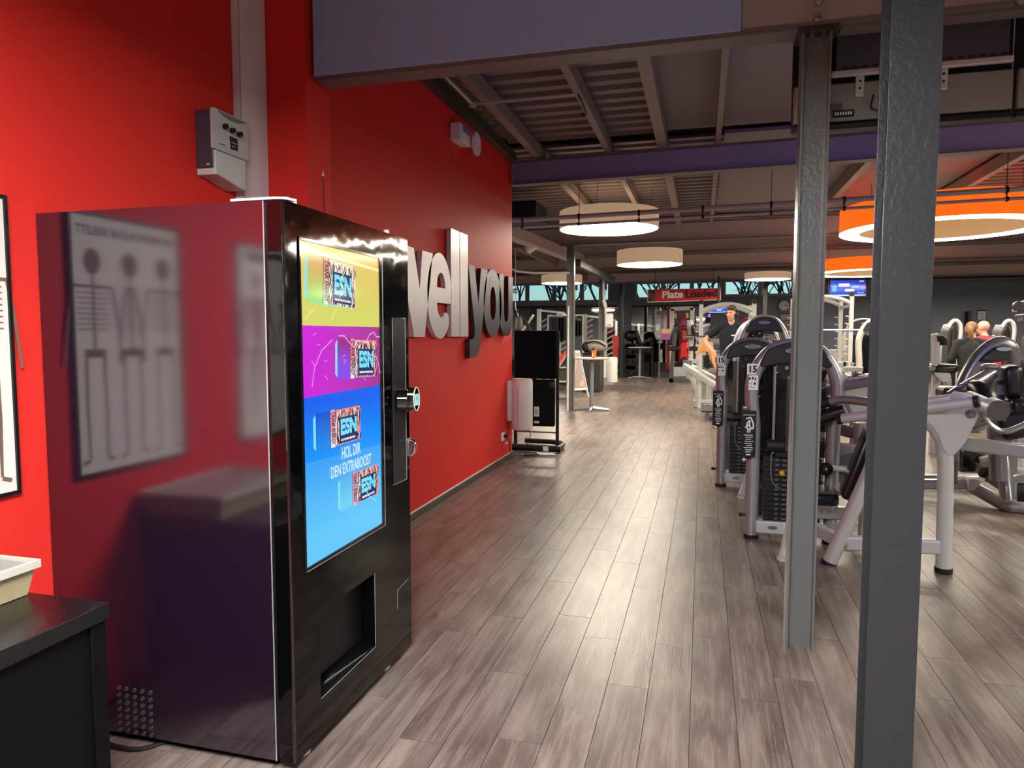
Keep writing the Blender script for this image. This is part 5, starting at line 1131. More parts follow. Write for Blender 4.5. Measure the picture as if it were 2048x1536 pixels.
# soap dispenser above it and white conduit down the column
p, q = at(1209, 655, 19.8), at(1226, 627, 19.8)
t = thing('paper_dispenser', ((p.x + q.x) / 2, 19.85, p.z), 'cream paper dispenser mounted high on the second slim column', 'dispenser')
box('case', p.x, q.x, 19.75, 19.98, p.z, q.z, WHITE, t, bevel=.04); box('window_slot', p.x + .09, q.x - .03, 19.745, 19.75, p.z + .06, p.z + .08, SILVERD, t)
a = at(1206, 545, 19.8)
t = thing('white_conduit', (a.x, 19.8, 3), 'white conduit running down the second slim column', 'pipe')
MB().tube([at(1204, 548, 19.8), at(1207, 552, 19.8), at(1207, 600, 19.8), at(1211, 612, 19.8), at(1211, 628, 19.8)], .035, 8, smooth=1).build('pipe', DUCTW, t)
MB().tube([at(1207, 600, 19.8), at(1211, 614, 19.8)], .055, 10).build('sleeve', DUCTW, t)
# white stick leaning on the first column
o = MB().tube([(at(1135, 815, 13.95).x, 13.95, .0), at(1137, 612, 14.06)], [.022, .018], 8).build('white_pole', DUCTW); tag(o, 'thin white pole standing against the first slim column', 'pole')
# bar tables
def bar_table(px, ptop, base_y, rpx, label):
    g = atZ(px, base_y); Y = g.y; z = at(px, ptop, Y).z; r = abs(at(px + rpx, ptop, Y).x - at(px, ptop, Y).x)
    t = thing('bar_table', (g.x, Y, 0), label, 'table', 'white bar tables')
    MB().lathe([(0, z - .035), (r * .9, z - .035), (r, z - .02), (r, z), (0, z)], (g.x, Y, 0), 40).build('tabletop', mat('table_top_white', '#e5dfd2', .35), t)
    MB().lathe([(0, z - .10), (.05, z - .10), (.11, z - .035), (0, z - .035)], (g.x, Y, 0), 20).build('collar', SILVERD, t)
    MB().tube([(g.x, Y, .03), (g.x, Y, z - .05)], .042, 16).build('column', SILVER, t)
    for k in range(4):
        a = math.pi / 2 * k + .05; d = Vector((math.cos(a), math.sin(a), 0))
        MB().tube([Vector((g.x, Y, .055)) + d * .03, Vector((g.x, Y, .02)) + d * r * .98], [.04, .02], 8).build('foot', SILVER, t)
    return t, g, z
bt, g, z = bar_table(1183, 715, 821, 36, 'white round bar table with an orange cup on it')
bar_table(1279, 694, 757, 24, 'white round bar table further back by the dark column')
c = thing('drink_cup', (at(1188, 714, 14.0).x, 13.95, z), 'orange drink cup with dark lid on the bar table', 'cup'); cx = at(1188, 714, 13.95).x
MB().lathe([(0, 0), (.036, 0), (.055, .155), (.05, .155), (0, .15)], (cx, 13.95, z), 24).build('cup_body', ORANGE, c)
MB().lathe([(0, .156), (.056, .156), (.054, .17), (.03, .185), (0, .185)], (cx, 13.95, z), 24).build('lid', BLACK, c)
MB().tube([(cx - .03, 13.95, z + .18), (cx, 13.95, z + .23), (cx + .03, 13.95, z + .18)], .006, 6, smooth=2).build('lid_loop', BLACK, c)
box('cup_mark', cx - .03, cx - .01, 13.898, 13.905, z + .03, z + .10, LABELW, c)
# A-frame pavement sign
Y = 16.8
t = thing('easel_sign', (at(1150, 815, Y).x, Y, 0), 'white A-frame easel sign behind the first slim column', 'sign')
WF = WHITE
Pt0, Pt1 = at(1137, 703, 16.8), at(1158, 703, 17.2); Pb0, Pb1 = atZ(1147, 801), at(1177, 790, 17.2)
Pb1.z = 0.005
MB().bar(Pt0, Pb0, .04, .05, (0, 1, 0)).build('front_frame', WF, t); MB().bar(Pt1, Pb1, .04, .05, (0, 1, 0)).build('front_frame', WF, t)
k0, k1 = Pt0.lerp(Pb0, .78), Pt1.lerp(Pb1, .82)
MB().bar(k0, k1, .04, .05).build('front_frame', WF, t); MB().bar(Pt0, Pt1, .04, .05).build('front_frame', WF, t)
n_ = (Pt1 - Pt0).cross(Pb0 - Pt0).normalized(); n_ = n_ if n_.y < 0 else -n_
board = MB().prism([Pt0, Pt1, k1, k0], -n_ * .02).build('board', mat('board_print_grey', '#8f7f7a', .5), t)
def brect(u0, u1, v0, v1, m, nm='board_print'):
    B = lambda u, v: (Pt0.lerp(k0, v)).lerp(Pt1.lerp(k1, v), u) + n_ * .004
    MB().prism([B(u0, v0), B(u1, v0), B(u1, v1), B(u0, v1)], -n_ * .003).build(nm, m, board, smooth=False)
brect(.1, .9, .03, .22, mat('print_mauve', '#9a8884', .5)); brect(.08, .92, .26, .42, LABELW); brect(.2, .9, .62, .72, mat('print_pink', '#d6c0b8', .5)); brect(.2, .9, .75, .92, mat('print_salmon', '#d99a80', .5))
for i in range(3): brect(.25, .7 - .1 * i, .46 + .05 * i, .48 + .05 * i, LABELW)
MB().bar(Pt0, at(1113, 742, 17.2), .04, .05, (0, 1, 0)).build('rear_frame', WF, t); MB().bar(at(1113, 742, 17.2), Vector((at(1108, 800, 17.2).x, 17.2, 0)), .04, .05, (0, 1, 0)).build('rear_frame', WF, t)
MB().bar(at(1115, 735, 17.2), at(1137, 735, 16.85), .03, .04).build('rear_strut', WF, t); MB().bar(at(1112, 763, 17.2), at(1142, 763, 16.75), .03, .04).build('rear_strut', WF, t)
MB().prism([Pt0 + Vector((-.02, .1, -.05)), at(1114, 742, 17.25), at(1112, 778, 17.25), at(1140, 778, 17.0)], (0, .015, 0)).build('rear_panel', mat('panel_dark_grey', '#55544f', .6), t)
# dark cabinet with a bag
Y = 18.6
a, b_ = at(1165, 780, Y), at(1200, 708, Y)
t = thing('dark_cabinet', ((a.x + b_.x) / 2, Y + .3, 0), 'dark cabinet standing behind the bar table', 'cabinet')
box('body', a.x, b_.x, Y, Y + .6, 0, b_.z, mat('dark_cabinet_paint', '#2b2a29', .5), t, bevel=.01); box('top_plate', a.x - .02, b_.x + .02, Y - .02, Y + .62, b_.z + .001, b_.z + .03, BLACK, t, bevel=.005); box('door', a.x + .02, b_.x - .02, Y - .012, Y, .06, b_.z - .05, mat('cabinet_door_paint', '#302f2d', .5), t)
t = thing('sports_bag', ((a.x + b_.x) / 2, Y + .3, b_.z + .03), 'grey and black sports bag lying on the dark cabinet', 'bag')
c = Vector(((a.x + b_.x) / 2 + .05, Y + .3, b_.z + .20))
bg_ = MB().ball(c, .3, 20, sc=(1.15, .6, .62)).build('bag_body', mat('bag_grey_cloth', '#8b8178', .85, bump=.5, bscale=12), t)
MB().ball(c + Vector((-.22, -.02, -.02)), .17, 14, sc=(.8, .95, .9)).build('end_pocket', mat('bag_black_cloth', '#1d1a19', .8), t)
MB().tube([c + Vector((.3, -.1, .0)), c + Vector((.15, -.19, .12)), c + Vector((-.1, -.19, .14)), c + Vector((-.3, -.1, .02))], .018, 6, smooth=2).build('strap', BLACK, t)
# --- storage racks at the left back, with bars, bands and mats
def peg_rack(px, Y, top, label, dark=False):
    p = at(px, top, Y); t = thing('peg_rack', (p.x, Y, 0), label, 'rack', 'white peg racks at the left back')
    for dx in (0, .62):
        box('upright', p.x + dx - .06, p.x + dx + .06, Y - .05, Y + .05, 0, p.z - (.15 if dx else 0), PALE, t, bevel=.008)
        for k in range(7): MB().tube([(p.x + dx + .05, Y - .02, .9 + k * .17), (p.x + dx + .25, Y - .1, 1.0 + k * .17)], .024, 6).build('peg', PALE, t)
    MB().bar((p.x - .05, Y, p.z - .04), (p.x + .75, Y + .25, p.z - .12), .06, .06).bar((p.x + .62, Y, p.z - .15), (p.x + .95, Y, p.z - .18), .05, .05).build('top_bar', PALE, t)
    MB().bar((p.x - .05, Y, .05), (p.x + .9, Y, .05), .08, .08).build('floor_bar', PALE, t)
    return t, p
peg_rack(1078, 21.0, 618, 'white peg rack above the black display stand')
peg_rack(1170, 21.5, 629, 'white peg rack left of the second slim column')
MATB = mat('black_mat_foam', '#17171b', .7); MATN = mat('navy_mat_foam', '#23293a', .7)
def hanging_mat(px, Y, y0, y1, label, m):
    p, q = at(px, y0, Y), at(px, y1, Y); t = thing('hanging_mat', (p.x, Y, q.z), label, 'mat', 'exercise mats hanging from the racks')
    MB().tube([(p.x - .07, Y, p.z), (p.x - .04, Y - .02, p.z + .06), (p.x + .04, Y - .02, p.z + .06), (p.x + .07, Y, p.z)], .012, 6, smooth=1).build('hook', CHROME, t)
    vs = []; nz = 8
    w = .085
    MB().prism([(p.x - w, Y, q.z), (p.x - w * .9, Y, p.z), (p.x + w * .9, Y, p.z), (p.x + w, Y, q.z + .03)], (0, .06, 0)).build('mat_sheet', m, t, bevel=.015)
for i, (px, y0, y1) in enumerate([(1102, 636, 690), (1109, 634, 695), (1117, 634, 680), (1122, 634, 684), (1127, 635, 682), (1146, 637, 676), (1150, 637, 674), (1156, 641, 674), (1162, 641, 672)]):
    hanging_mat(px, 20.7, y0, y1, ('navy' if i == 0 else 'black') + ' exercise mat, ' + ORD[i] + ' from the left on the mat rail', MATN if i in (0,) else MATB)
a, b_ = at(1096, 634, 20.7), at(1166, 634, 20.7)
t = thing('mat_rail', (a.x, 20.7, 0), 'white rail carrying the hanging exercise mats', 'rail')
MB().tube([(a.x, 20.7, a.z + .04), (b_.x, 20.7, a.z + .04)], .02, 8).build('rail_bar', PALE, t)
for x in (a.x, b_.x): MB().tube([(x, 20.7, 0), (x, 20.7, a.z + .04)], .025, 8).build('post', PALE, t)
# straight bars leaning in an X, ropes, bottle-shaped bag at the left
t = thing('bar_bundle', at(1045, 700, 18.0), 'crossed black and white training bars above the black stand', 'bars'); t.location.z = 0
MB().tube([at(1041, 626, 18), at(1061, 662, 18), Vector((at(1072, 700, 18).x, 18, 0))], .05, 8).build('black_bar', BLACK, t); MB().tube([at(1067, 630, 18.2), at(1040, 668, 18.2), Vector((at(1030, 690, 18.2).x, 18.2, .0))], .035, 8).build('white_bar', PALE, t)
t = thing('punch_bag', at(1037, 640, 17.0), 'brown hanging training bag at the end of the red wall', 'bag')
p, q = at(1037, 632, 17.0), at(1037, 658, 17.0); MB().tube([p, p.lerp(q, .3), q], [.06, .11, .12], 16).build('bag_body', mat('brown_leather', '#3d3432', .5), t)
MB().tube([at(1031, 590, 17), at(1031, 615, 17), p], .012, 6).build('sling', DUCTW, t); MB().tube([Vector((at(1031, 590, 17).x, 17, 3.86)), at(1031, 590, 17)], .01, 6).build('rope', DUCTW, t); MB().ball(at(1031, 582, 17), .07, 12).build('counterweight', SILVER, t)
MB().tube([at(1028, 622, 17), at(1034, 622, 17), at(1036, 640, 17)], .015, 6).build('loop', BLACK, t)
def bench_like(px, base_y, w, h, label, m1, m2, name='training_bench', lean=.35):
    g = atZ(px, base_y); t = thing(name, (g.x, g.y, 0), label, 'bench')
    MB().bar((g.x - w / 2, g.y, .06), (g.x + w / 2, g.y, .06), .08, .08).build('base', m2, t); MB().bar((g.x, g.y - .5, .045), (g.x, g.y + .5, .045), .08, .08).build('base', m2, t)
    MB().tube([(g.x, g.y, .08), (g.x, g.y, .45)], .05, 10).build('post', m2, t)
    box('seat', g.x - .16, g.x + .16, g.y - .45, g.y + .0, .45, .53, m1, t, bevel=.03)
    a = Vector((g.x, g.y + .05, .5)); d = Vector((lean, .25, h - .5)); MB().obox(a + d / 2, d / 2, Vector((.15, 0, -.05)), Vector((0, .04, -.012))).build('backrest', m1, t, bevel=.03); return t
REDV = mat('red_vinyl', '#d8443a', .4); BRED = mat('bright_red_plastic', '#e01216', .35)
bench_like(1111, 780, .5, 1.05, 'red padded bench behind the black display stand', REDV, BLACK)
# red upright pad machine left of the dark column
g = atZ(1231, 752)
t = thing('red_pad_machine', (g.x, g.y, 0), 'machine with a tall light red pad left of the dark column', 'weight machine')
z0, z1 = at(1231, 722, g.y).z, at(1231, 672, g.y).z
box('red_pad', at(1224, 700, g.y).x, at(1238, 700, g.y).x, g.y, g.y + .12, z0, z1, REDV, t, bevel=.05)
MB().tube([(g.x - .25, g.y + .3, 0), (g.x - .3, g.y + .3, at(1231, 660, g.y).z)], .1, 8).build('frame_post', BLACK, t); MB().bar((g.x - .45, g.y + .3, z0 + .5), (g.x, g.y + .1, z0 + .5), .1, .1).build('arm', SILVERD, t); MB().bar((g.x - .3, g.y + .3, .06), (g.x + .3, g.y + .3, .06), .1, .1).build('base', BLACK, t)
MB().ball(at(1222, 664, g.y + .2), .16, 12, sc=(1, .8, .7)).build('dark_red_hub', mat('dark_red', '#6d1a1c', .5), t)
# red and black plate-loaded machine in front of the mirrors
Y = 23.0
t = thing('red_black_machine', (at(1360, 740, Y).x, Y, 0), 'black machine with a bright red shroud in front of the mirrors', 'weight machine')
P = lambda x, y, dy=0: at(x, y, Y + dy)
MB().prism([P(1363, 683), P(1376, 683), P(1377, 722), P(1374, 727), P(1361, 727), P(1359, 722), P(1360, 690)], (0, .25, 0)).build('red_shroud', BRED, t, bevel=.04)
MB().ball(P(1368, 722, -.02), .12, 14, sc=(.9, .4, 1.1)).build('shroud_opening', INK, t); MB().tube([P(1367, 719, -.08), P(1366, 735, -.08)], .025, 8).build('chain_end', CHROME, t)
MB().prism([P(1363, 660, .2), P(1376, 660, .2), P(1376, 682, .2), P(1363, 682, .2)], (0, .12, 0)).build('red_back', REDV, t, bevel=.03)
MB().prism([P(1363, 651, .3), P(1376, 651, .3), P(1376, 660, .3), P(1363, 660, .3)], (0, .12, 0)).build('dark_red_head', mat('dark_red', '#6d1a1c', .5), t, bevel=.03)
MB().prism([P(1347, 650), P(1361, 648), P(1356, 664), P(1348, 692), P(1337, 690), P(1343, 664)], (0, .3, 0)).build('black_pad', VINYL, t, bevel=.05)
MB().bar(P(1337, 697), P(1362, 697), .3, .14).build('black_seat', VINYL, t, bevel=.04)
MB().bar(P(1351, 666), P(1343, 735), .12, .14, (0, 1, 0)).bar(P(1343, 735), Vector((P(1343, 735).x, Y, 0)), .12, .14, (0, 1, 0)).build('leg_frame', mat('dark_grey_frame', '#4a4742', .4), t)
MB().prism([P(1383, 648), P(1390, 652), P(1398, 676), P(1390, 680), P(1382, 660)], (0, .3, 0)).build('black_pad', VINYL, t, bevel=.05); MB().bar(P(1374, 673), P(1388, 672), .1, .08).build('black_handle', RUBBER, t)
MB().bar(P(1378, 697), P(1396, 697), .25, .14).build('black_seat', VINYL, t, bevel=.04); MB().tube([P(1380, 640, .3), Vector((P(1380, 640).x, Y + .3, 0))], .10, 10).build('white_post', PALE, t)
MB().bar((P(1335, 740).x, Y, .08), (P(1398, 740).x, Y, .08), .14, .12).build('base', mat('dark_grey_frame', '#4a4742', .4), t)
# white framed door-like machine with yellow grips behind
Y2 = 26.5
P = lambda x, y: at(x, y, Y2)
t = thing('white_frame_machine', (P(1363, 740).x, Y2, 0), 'white framed tower with two yellow grips in front of the mirrors', 'weight machine')
MB().bar(Vector((P(1344, 740).x, Y2, 0)), P(1344, 618), .16, .16, (0, 1, 0)).build('frame', DUCTW, t); MB().bar(Vector((P(1381, 740).x, Y2, 0)), P(1385, 616), .16, .16, (0, 1, 0)).build('frame', DUCTW, t); MB().bar(P(1342, 618), P(1386, 616), .16, .14).build('frame', DUCTW, t)
box('screen_panel', P(1348, 640).x, P(1380, 640).x, Y2 + .1, Y2 + .14, P(1360, 664).z, P(1360, 622).z, mat('mauve_panel', '#4a444e', .4), t)
for x in (1350, 1374): MB().prism([P(x - 3, 626), P(x + 3, 625), P(x + 4, 636), P(x - 2, 637)], (0, .08, 0)).build('yellow_grip', mat('pale_yellow', '#ecd06c', .5), t, bevel=.02)
box('red_panel', P(1333, 640).x, P(1343, 640).x, Y2 + .3, Y2 + .4, .2, P(1340, 616).z, mat('deep_red_panel', '#a3141c', .5), t)
box('base_block', P(1346, 700).x, P(1379, 700).x, Y2, Y2 + .4, .0, .35, DUCTW, t, bevel=.02)
MB().ball(P(1367, 650), .3, 14, sc=(.5, .4, 1.2)).build('pink_bottle_holder', mat('rose', '#a03a4a', .5), t)
# bags of colourful things on a shelf seen at the mirror
p = at(1331, 668, 25.8)
t = thing('shelf_trolley', (p.x, 25.8, 0), 'small shelf trolley with a yellow and pink box on top', 'trolley')
box('shelf', p.x - .22, p.x + .3, 25.6, 26.0, p.z - .20, p.z - .15, SILVERD, t)
for x in (p.x - .2, p.x + .28): box('leg', x - .02, x + .02, 25.65, 25.95, 0, p.z - .2, SILVERD, t)
b = thing('snack_box', (p.x, 25.8, p.z - .15), 'yellow and pink box standing on the small shelf trolley', 'box')
box('yellow_half', p.x - .14, p.x + .16, 25.7, 25.9, p.z + .02, p.z + .18, mat('box_yellow', '#e6c080', .6), b); box('pink_half', p.x - .14, p.x + .16, 25.7, 25.9, p.z - .148, p.z + .018, mat('box_pink', '#d24fc0', .6), b)
# dumbbell rack and small bench left of the bar table two
p = at(1262, 700, 26.0)
t = thing('dumbbell_rack', (p.x, 26.0, 0), 'black dumbbell rack behind the second bar table', 'rack')
x0, x1 = at(1249, 700, 26).x, at(1277, 700, 26).x
for k, z in enumerate((.22, .62, 1.0)): MB().bar((x0, 26, z), (x1, 26, z), .4, .05).build('shelf', BLACK, t)
for x in (x0, x1): MB().bar((x, 26, 0), (x, 26, 1.15), .4, .05, (0, 1, 0)).build('side_frame', BLACK, t)
dm = MB()
for k, z in enumerate((.22, .62, 1.0)):
    for i in range(5):
        x = x0 + .1 + i * (x1 - x0 - .1) / 5
        o = MB().tube([(x, 25.78, z + .125), (x, 25.90, z + .125)], .095, 10).tube([(x, 25.90, z + .125), (x, 26.06, z + .125)], .02, 6).tube([(x, 26.06, z + .125), (x, 26.18, z + .125)], .095, 10).build('dumbbell', RUBBER); tag(o, 'black dumbbell on the %s shelf of the black rack, %s from its left end' % (('bottom', 'middle', 'top')[k], ORD[i]), 'dumbbell', 'dumbbells on the black rack')
t = thing('black_trainer', at(1300, 690, 26.5), 'dark cardio trainer beside the second bar table', 'trainer'); t.location.z = 0
P = lambda x, y: at(x, y, 26.5)
MB().bar(P(1282, 688), P(1303, 676), .3, .08).build('deck', BLACK, t); MB().tube([P(1272, 662), P(1280, 688), Vector((P(1282, 740).x, 26.5, 0))], .08, 8).build('mast', BLACK, t); MB().ball(P(1262, 672), .26, 14, sc=(1, .8, .8)).build('drive_cover', BLACK, t)
MB().bar(P(1284, 700), P(1304, 700), .5, .3).build('housing', mat('dark_navy', '#171a24', .5), t, bevel=.05); MB().tube([P(1303, 676), Vector((P(1303, 740).x, 26.5, 0))], .08, 8).build('mast', BLACK, t)
# mirrors along the far wall
MIR = mat('mirror_silver', '#e6e8ea', .03, metal=1., var=0)
z0, z1 = .35, 2.75
for i, (a, b_) in enumerate(((-9.0, -6.2), (-6.15, -3.6), (-3.0, -1.4), (-1.35, .3))):
    t = thing('wall_mirror', ((a + b_) / 2, Y_F - .03, z0), ORD[i] + ' from the left of the tall mirrors on the far wall', 'mirror', 'mirrors along the far wall')
    box('mirror_pane', a, b_, Y_F - .028, Y_F - .02, z0, z1, MIR, t); box('top_rail', a, b_, Y_F - .05, Y_F - .001, z1, z1 + .06, BLACK, t); box('bottom_rail', a, b_, Y_F - .05, Y_F - .001, z0 - .06, z0, BLACK, t)
box('baseboard_far', -9.1, .4, Y_F - .15, Y_F - .06, .003, .28, mat('dark_plinth', '#3a3936', .6), kind='structure')
# shopping sign and screens
sg = thing('hanging_sign', at(1368, 591, 24.3), 'red hanging sign reading Plate Loaded', 'sign')
Y = 24.3; A, B2, C2, D2 = at(1295, 605, Y), at(1442, 600, Y), at(1442, 576, Y), at(1295, 579, Y)
brd = MB().prism([A, B2, C2, D2], (0, .05, 0)).build('sign_border', LABELW, sg)
ins = lambda u, v: (A.lerp(B2, u)).lerp(D2.lerp(C2, u), v) + Vector((0, -.006, 0))
panel = MB().prism([ins(.008, .05), ins(.992, .05), ins(.992, .98), ins(.008, .98)], (0, .005, 0)).build('sign_panel', mat('sign_red', '#c8202c', .5, var=0), brd)
MB().prism([v + Vector((0, -.004, 0)) for v in (ins(.012, .08), ins(.11, .08), ins(.125, .5), ins(.105, .95), ins(.012, .95))], (0, .004, 0)).build('sign_picture', mat('sign_brown', '#6a3328', .5), panel)
MB().prism([v + Vector((0, -.007, 0)) for v in (ins(.012, .1), ins(.06, .1), ins(.05, .35), ins(.012, .38))], (0, .002, 0)).build('sign_picture', INK, panel)
MB().prism([v + Vector((0, -.007, 0)) for v in (ins(.03, .75), ins(.10, .72), ins(.10, .82), ins(.03, .85))], (0, .002, 0)).build('sign_picture', INK, panel)
ux = (B2 - A).normalized(); W_ = (B2 - A).length
text('sign_word', 'Plate', .34, LABELW, ins(.20, .30) + Vector((0, -.008, 0)), ux, (0, 0, 1), panel, .002, .012, width=W_ * .285)
text('sign_word', 'Loaded', .34, INK, ins(.52, .30) + Vector((0, -.008, 0)), ux, (0, 0, 1), panel, .002, .012, width=W_ * .42)
for u in (.1, .9): MB().tube([ins(u, 1.0) + Vector((0, .03, 0)), Vector((ins(u, 1).x, Y + .03, 3.9))], .012, 6).build('hanger', WIRE, sg)
def wall_tv(px0, px1, y0, y1, Y, label, dark):
    a, b_ = at(px0, y1, Y), at(px1, y0, Y)
    t = thing('wall_television', ((a.x + b_.x) / 2, Y, a.z), label, 'television')
    box('casing', a.x - .05, b_.x + .05, Y, Y + .08, a.z - .05, b_.z + .05, BLACK, t, bevel=.01)
    s = box('screen', a.x, b_.x, Y - .004, Y - .0005, a.z, b_.z, em('tv_blue', '#0a4fd6', '#0b2fb0', 1.3, 'X', a.x, b_.x), t)
    f = lambda u, v, w, h, m: box('screen_graphic', a.x + (b_.x - a.x) * u, a.x + (b_.x - a.x) * (u + w), Y - .008, Y - .0045, a.z + (b_.z - a.z) * v, a.z + (b_.z - a.z) * (v + h), m, s)
    wt, cb = em('tv_white', '#e8eef8', None, 1.2), em('tv_cyan', '#5ab4f0', None, 1.2)
    f(.0, .0, 1, .07, wt); f(.24, .6, .31, .08, wt); f(.24, .70, .3, .10, wt); f(.60, .5, .2, .13, cb); f(.42, .28, .26, .16, wt); f(.76, .14, .2, .09, cb); f(.82, .9, .12, .06, wt); f(.06, .3, .12, .35, cb)
    MB().tube([((a.x + b_.x) / 2, Y + .07, b_.z), ((a.x + b_.x) / 2, Y + .1, min(b_.z + .9, 3.84))], .03, 8).build('ceiling_pole', BLACK, t)
    return t
wall_tv(1660, 1732, 560, 592, 22.0, 'lit blue television hanging over the arched rack right of the open column', 0)
wall_tv(1417, 1456, 611, 625, 22.5, 'small lit blue television behind the man in navy', 0)
# clock, notices, boards on the far wall
p = at(1568, 611, 30.9); r = .215
t = thing('wall_clock', p, 'round white wall clock on the dark far wall', 'clock')
MB().disc(p, (0, 1, 0), r, .05, 36).build('case', SILVERD, t); MB().disc(p + Vector((0, -.03, 0)), (0, 1, 0), r * .92, .02, 36).build('dial', mat('clock_white', '#ffffff', .5, var=0), t)
MB().bar(p + Vector((0, -.045, 0)), p + Vector((.11, -.045, .01)), .02, .01, (0, 1, 0)).build('hour_hand', INK, t); MB().bar(p + Vector((0, -.048, 0)), p + Vector((.16, -.048, -.015)), .014, .01, (0, 1, 0)).build('minute_hand', INK, t)
for k in range(12): 
    a = math.pi * k / 6; MB().disc(p + Vector((math.cos(a) * r * .8, -.042, math.sin(a) * r * .8)), (0, 1, 0), .012, .006, 8).build('hour_mark', INK, t)
def notice(px0, px1, y0, y1, Y, label, m, m2=None):
    a, b_ = at(px0, y1, Y), at(px1, y0, Y); t = thing('wall_notice', ((a.x + b_.x) / 2, Y, a.z), label, 'notice')
    box('sheet', a.x, b_.x, Y, Y + .03, a.z, b_.z, m, t, bevel=.004)
    box('clip_bar', a.x - .01, b_.x + .01, Y - .015, Y + .03, b_.z, b_.z + .04, BLACK, t)
    for k in range(3): box('print_band', a.x + .08, b_.x - .08, Y - .003, Y, a.z + (b_.z - a.z) * (.2 + .25 * k), a.z + (b_.z - a.z) * (.28 + .25 * k), m2 or SILVERD, t)
notice(1560, 1579, 628, 640, 30.9, 'pale pink notice under the wall clock', mat('notice_pink', '#c9a9a4', .6))
notice(1955, 1972, 622, 639, 30.9, 'white sheet hanging on the grey far wall behind the two people', mat('notice_white', '#d3d8e2', .6))
a, b_ = at(1933, 652, 30.7), at(1941, 622, 30.7)
o = box('wall_loudspeaker', a.x, b_.x, 30.6, 30.95, a.z, b_.z, BLACK, bevel=.02); tag(o, 'black upright box on the grey far wall left of the white sheet', 'loudspeaker')
a, b_ = at(1480, 672, 28), at(1500, 634, 28)
o = box('red_cabinet', a.x, b_.x, 28, 28.5, 0, b_.z, mat('deep_red_panel', '#a3141c', .5), bevel=.02); tag(o, 'red upright cabinet behind the man in navy', 'cabinet')
# ================================================================== PEOPLE
def body(parts, name, m, parent, vox=.011, smooth=6):
    """tapered limbs and ellipsoids fused by a voxel remesh into one continuous skin"""
    mb = MB()
    for p in parts:
        if p[0] == 'limb': mb.tube(p[1], p[2], 14, smooth=p[3] if len(p) > 3 else 1); 
        else: mb.ball(p[1], 1., 18, sc=p[2], rot=p[3] if len(p) > 3 else None)
        if p[0] == 'limb':
            for q, r in ((p[1][0], p[2][0]), (p[1][-1], p[2][-1])): mb.ball(q, r * .98, 12)
    o = mb.build(name, m, None, smooth=True)
    r = o.modifiers.new('remesh', 'REMESH'); r.mode = 'VOXEL'; r.voxel_size = vox; r.use_smooth_shade = True
    s = o.modifiers.new('smooth', 'SMOOTH'); s.factor = .5; s.iterations = smooth
    bpy.context.view_layer.update(); dg = bpy.context.evaluated_depsgraph_get()
    me = bpy.data.meshes.new_from_object(o.evaluated_get(dg)); old = o.data; o.modifiers.clear(); o.data = me; me.materials.clear(); me.materials.append(m)
    me.polygons.foreach_set('use_smooth', [True] * len(me.polygons)); bpy.data.meshes.remove(old)
    if parent is not None: attach(o, parent)
    return o
V = Vector
def head_parts(c, R, k=1.):
    """head centred at c; R: rotation whose -Y is the way the face looks"""
    T = lambda x, y, z: V(c) + R @ V((x * k, y * k, z * k))
    return [('ball', T(0, .012, .03), (.077 * k, .096 * k, .092 * k), R), ('ball', T(0, -.022, -.045), (.060 * k, .070 * k, .075 * k), R), ('ball', T(0, -.055, -.085), (.034 * k, .03 * k, .026 * k), R),
            ('limb', [T(0, -.088, .018), T(0, -.112, -.024)], [.010 * k, .016 * k], 0), ('ball', T(0, -.084, .035), (.058 * k, .018 * k, .016 * k), R),
            ('ball', T(-.079, .012, -.005), (.012 * k, .022 * k, .034 * k), R), ('ball', T(.079, .012, -.005), (.012 * k, .022 * k, .034 * k), R), ('ball', T(0, -.086, -.060), (.028 * k, .012 * k, .009 * k), R),
            ('ball', T(-.035, -.07, -.015), (.025 * k, .02 * k, .02 * k), R), ('ball', T(.035, -.07, -.015), (.025 * k, .02 * k, .02 * k), R)]
def face(c, R, k, t, brow='#4a3020'):
    T = lambda x, y, z: V(c) + R @ V((x * k, y * k, z * k))
    for s_ in (-1, 1):
        e = MB().ball(T(.031 * s_, -.078, .008), .0115 * k, 10, sc=(1, 1, .6)).build('eye', mat('eye_white', '#e9e4de', .3), t); MB().ball(T(.031 * s_, -.0865, .008), .006 * k, 8).build('iris', mat('iris_brown', '#2c2018', .3), e)
        MB().tube([T(.014 * s_, -.098, .030), T(.035 * s_, -.095, .036), T(.054 * s_, -.083, .030)], [.004 * k, .006 * k, .003 * k], 6).build('eyebrow', mat('brow_' + brow, brow, .8), t)
    MB().tube([T(-.024, -.092, -.062), T(0, -.099, -.060), T(.024, -.092, -.062)], [.003 * k, .006 * k, .003 * k], 6).build('mouth', mat('lips', '#b56a5a', .5), t)
def hand(wrist, d, n, m, k=1.):
    """palm, four unequal bent fingers and a side thumb; d: along the hand, n: palm normal"""
    d = V(d).normalized(); n = (V(n) - d * V(n).dot(d)).normalized(); s = d.cross(n); w = V(wrist); ps = []
    ps.append(('ball', w + d * .045 * k, (.04 * k, .05 * k, .018 * k), Matrix((s, d, n)).transposed()))
    for i, (off, L) in enumerate(((-.030, .062), (-.010, .075), (.010, .070), (.030, .055))):
        a = w + d * .075 * k + s * off * k; b_ = a + d * L * .5 * k + n * .006 * k; c = b_ + d * L * .38 * k + n * .024 * k
        ps.append(('limb', [a - d * .03 * k, a, b_, c], [.0095 * k, .0095 * k, .0085 * k, .007 * k], 0))
    a = w + d * .02 * k - s * .032 * k; ps.append(('limb', [a, a + d * .028 * k - s * .024 * k, a + d * .058 * k - s * .028 * k + n * .012 * k], [.012 * k, .011 * k, .008 * k], 0)); return ps
rotz = lambda a: Matrix.Rotation(a, 3, 'Z')
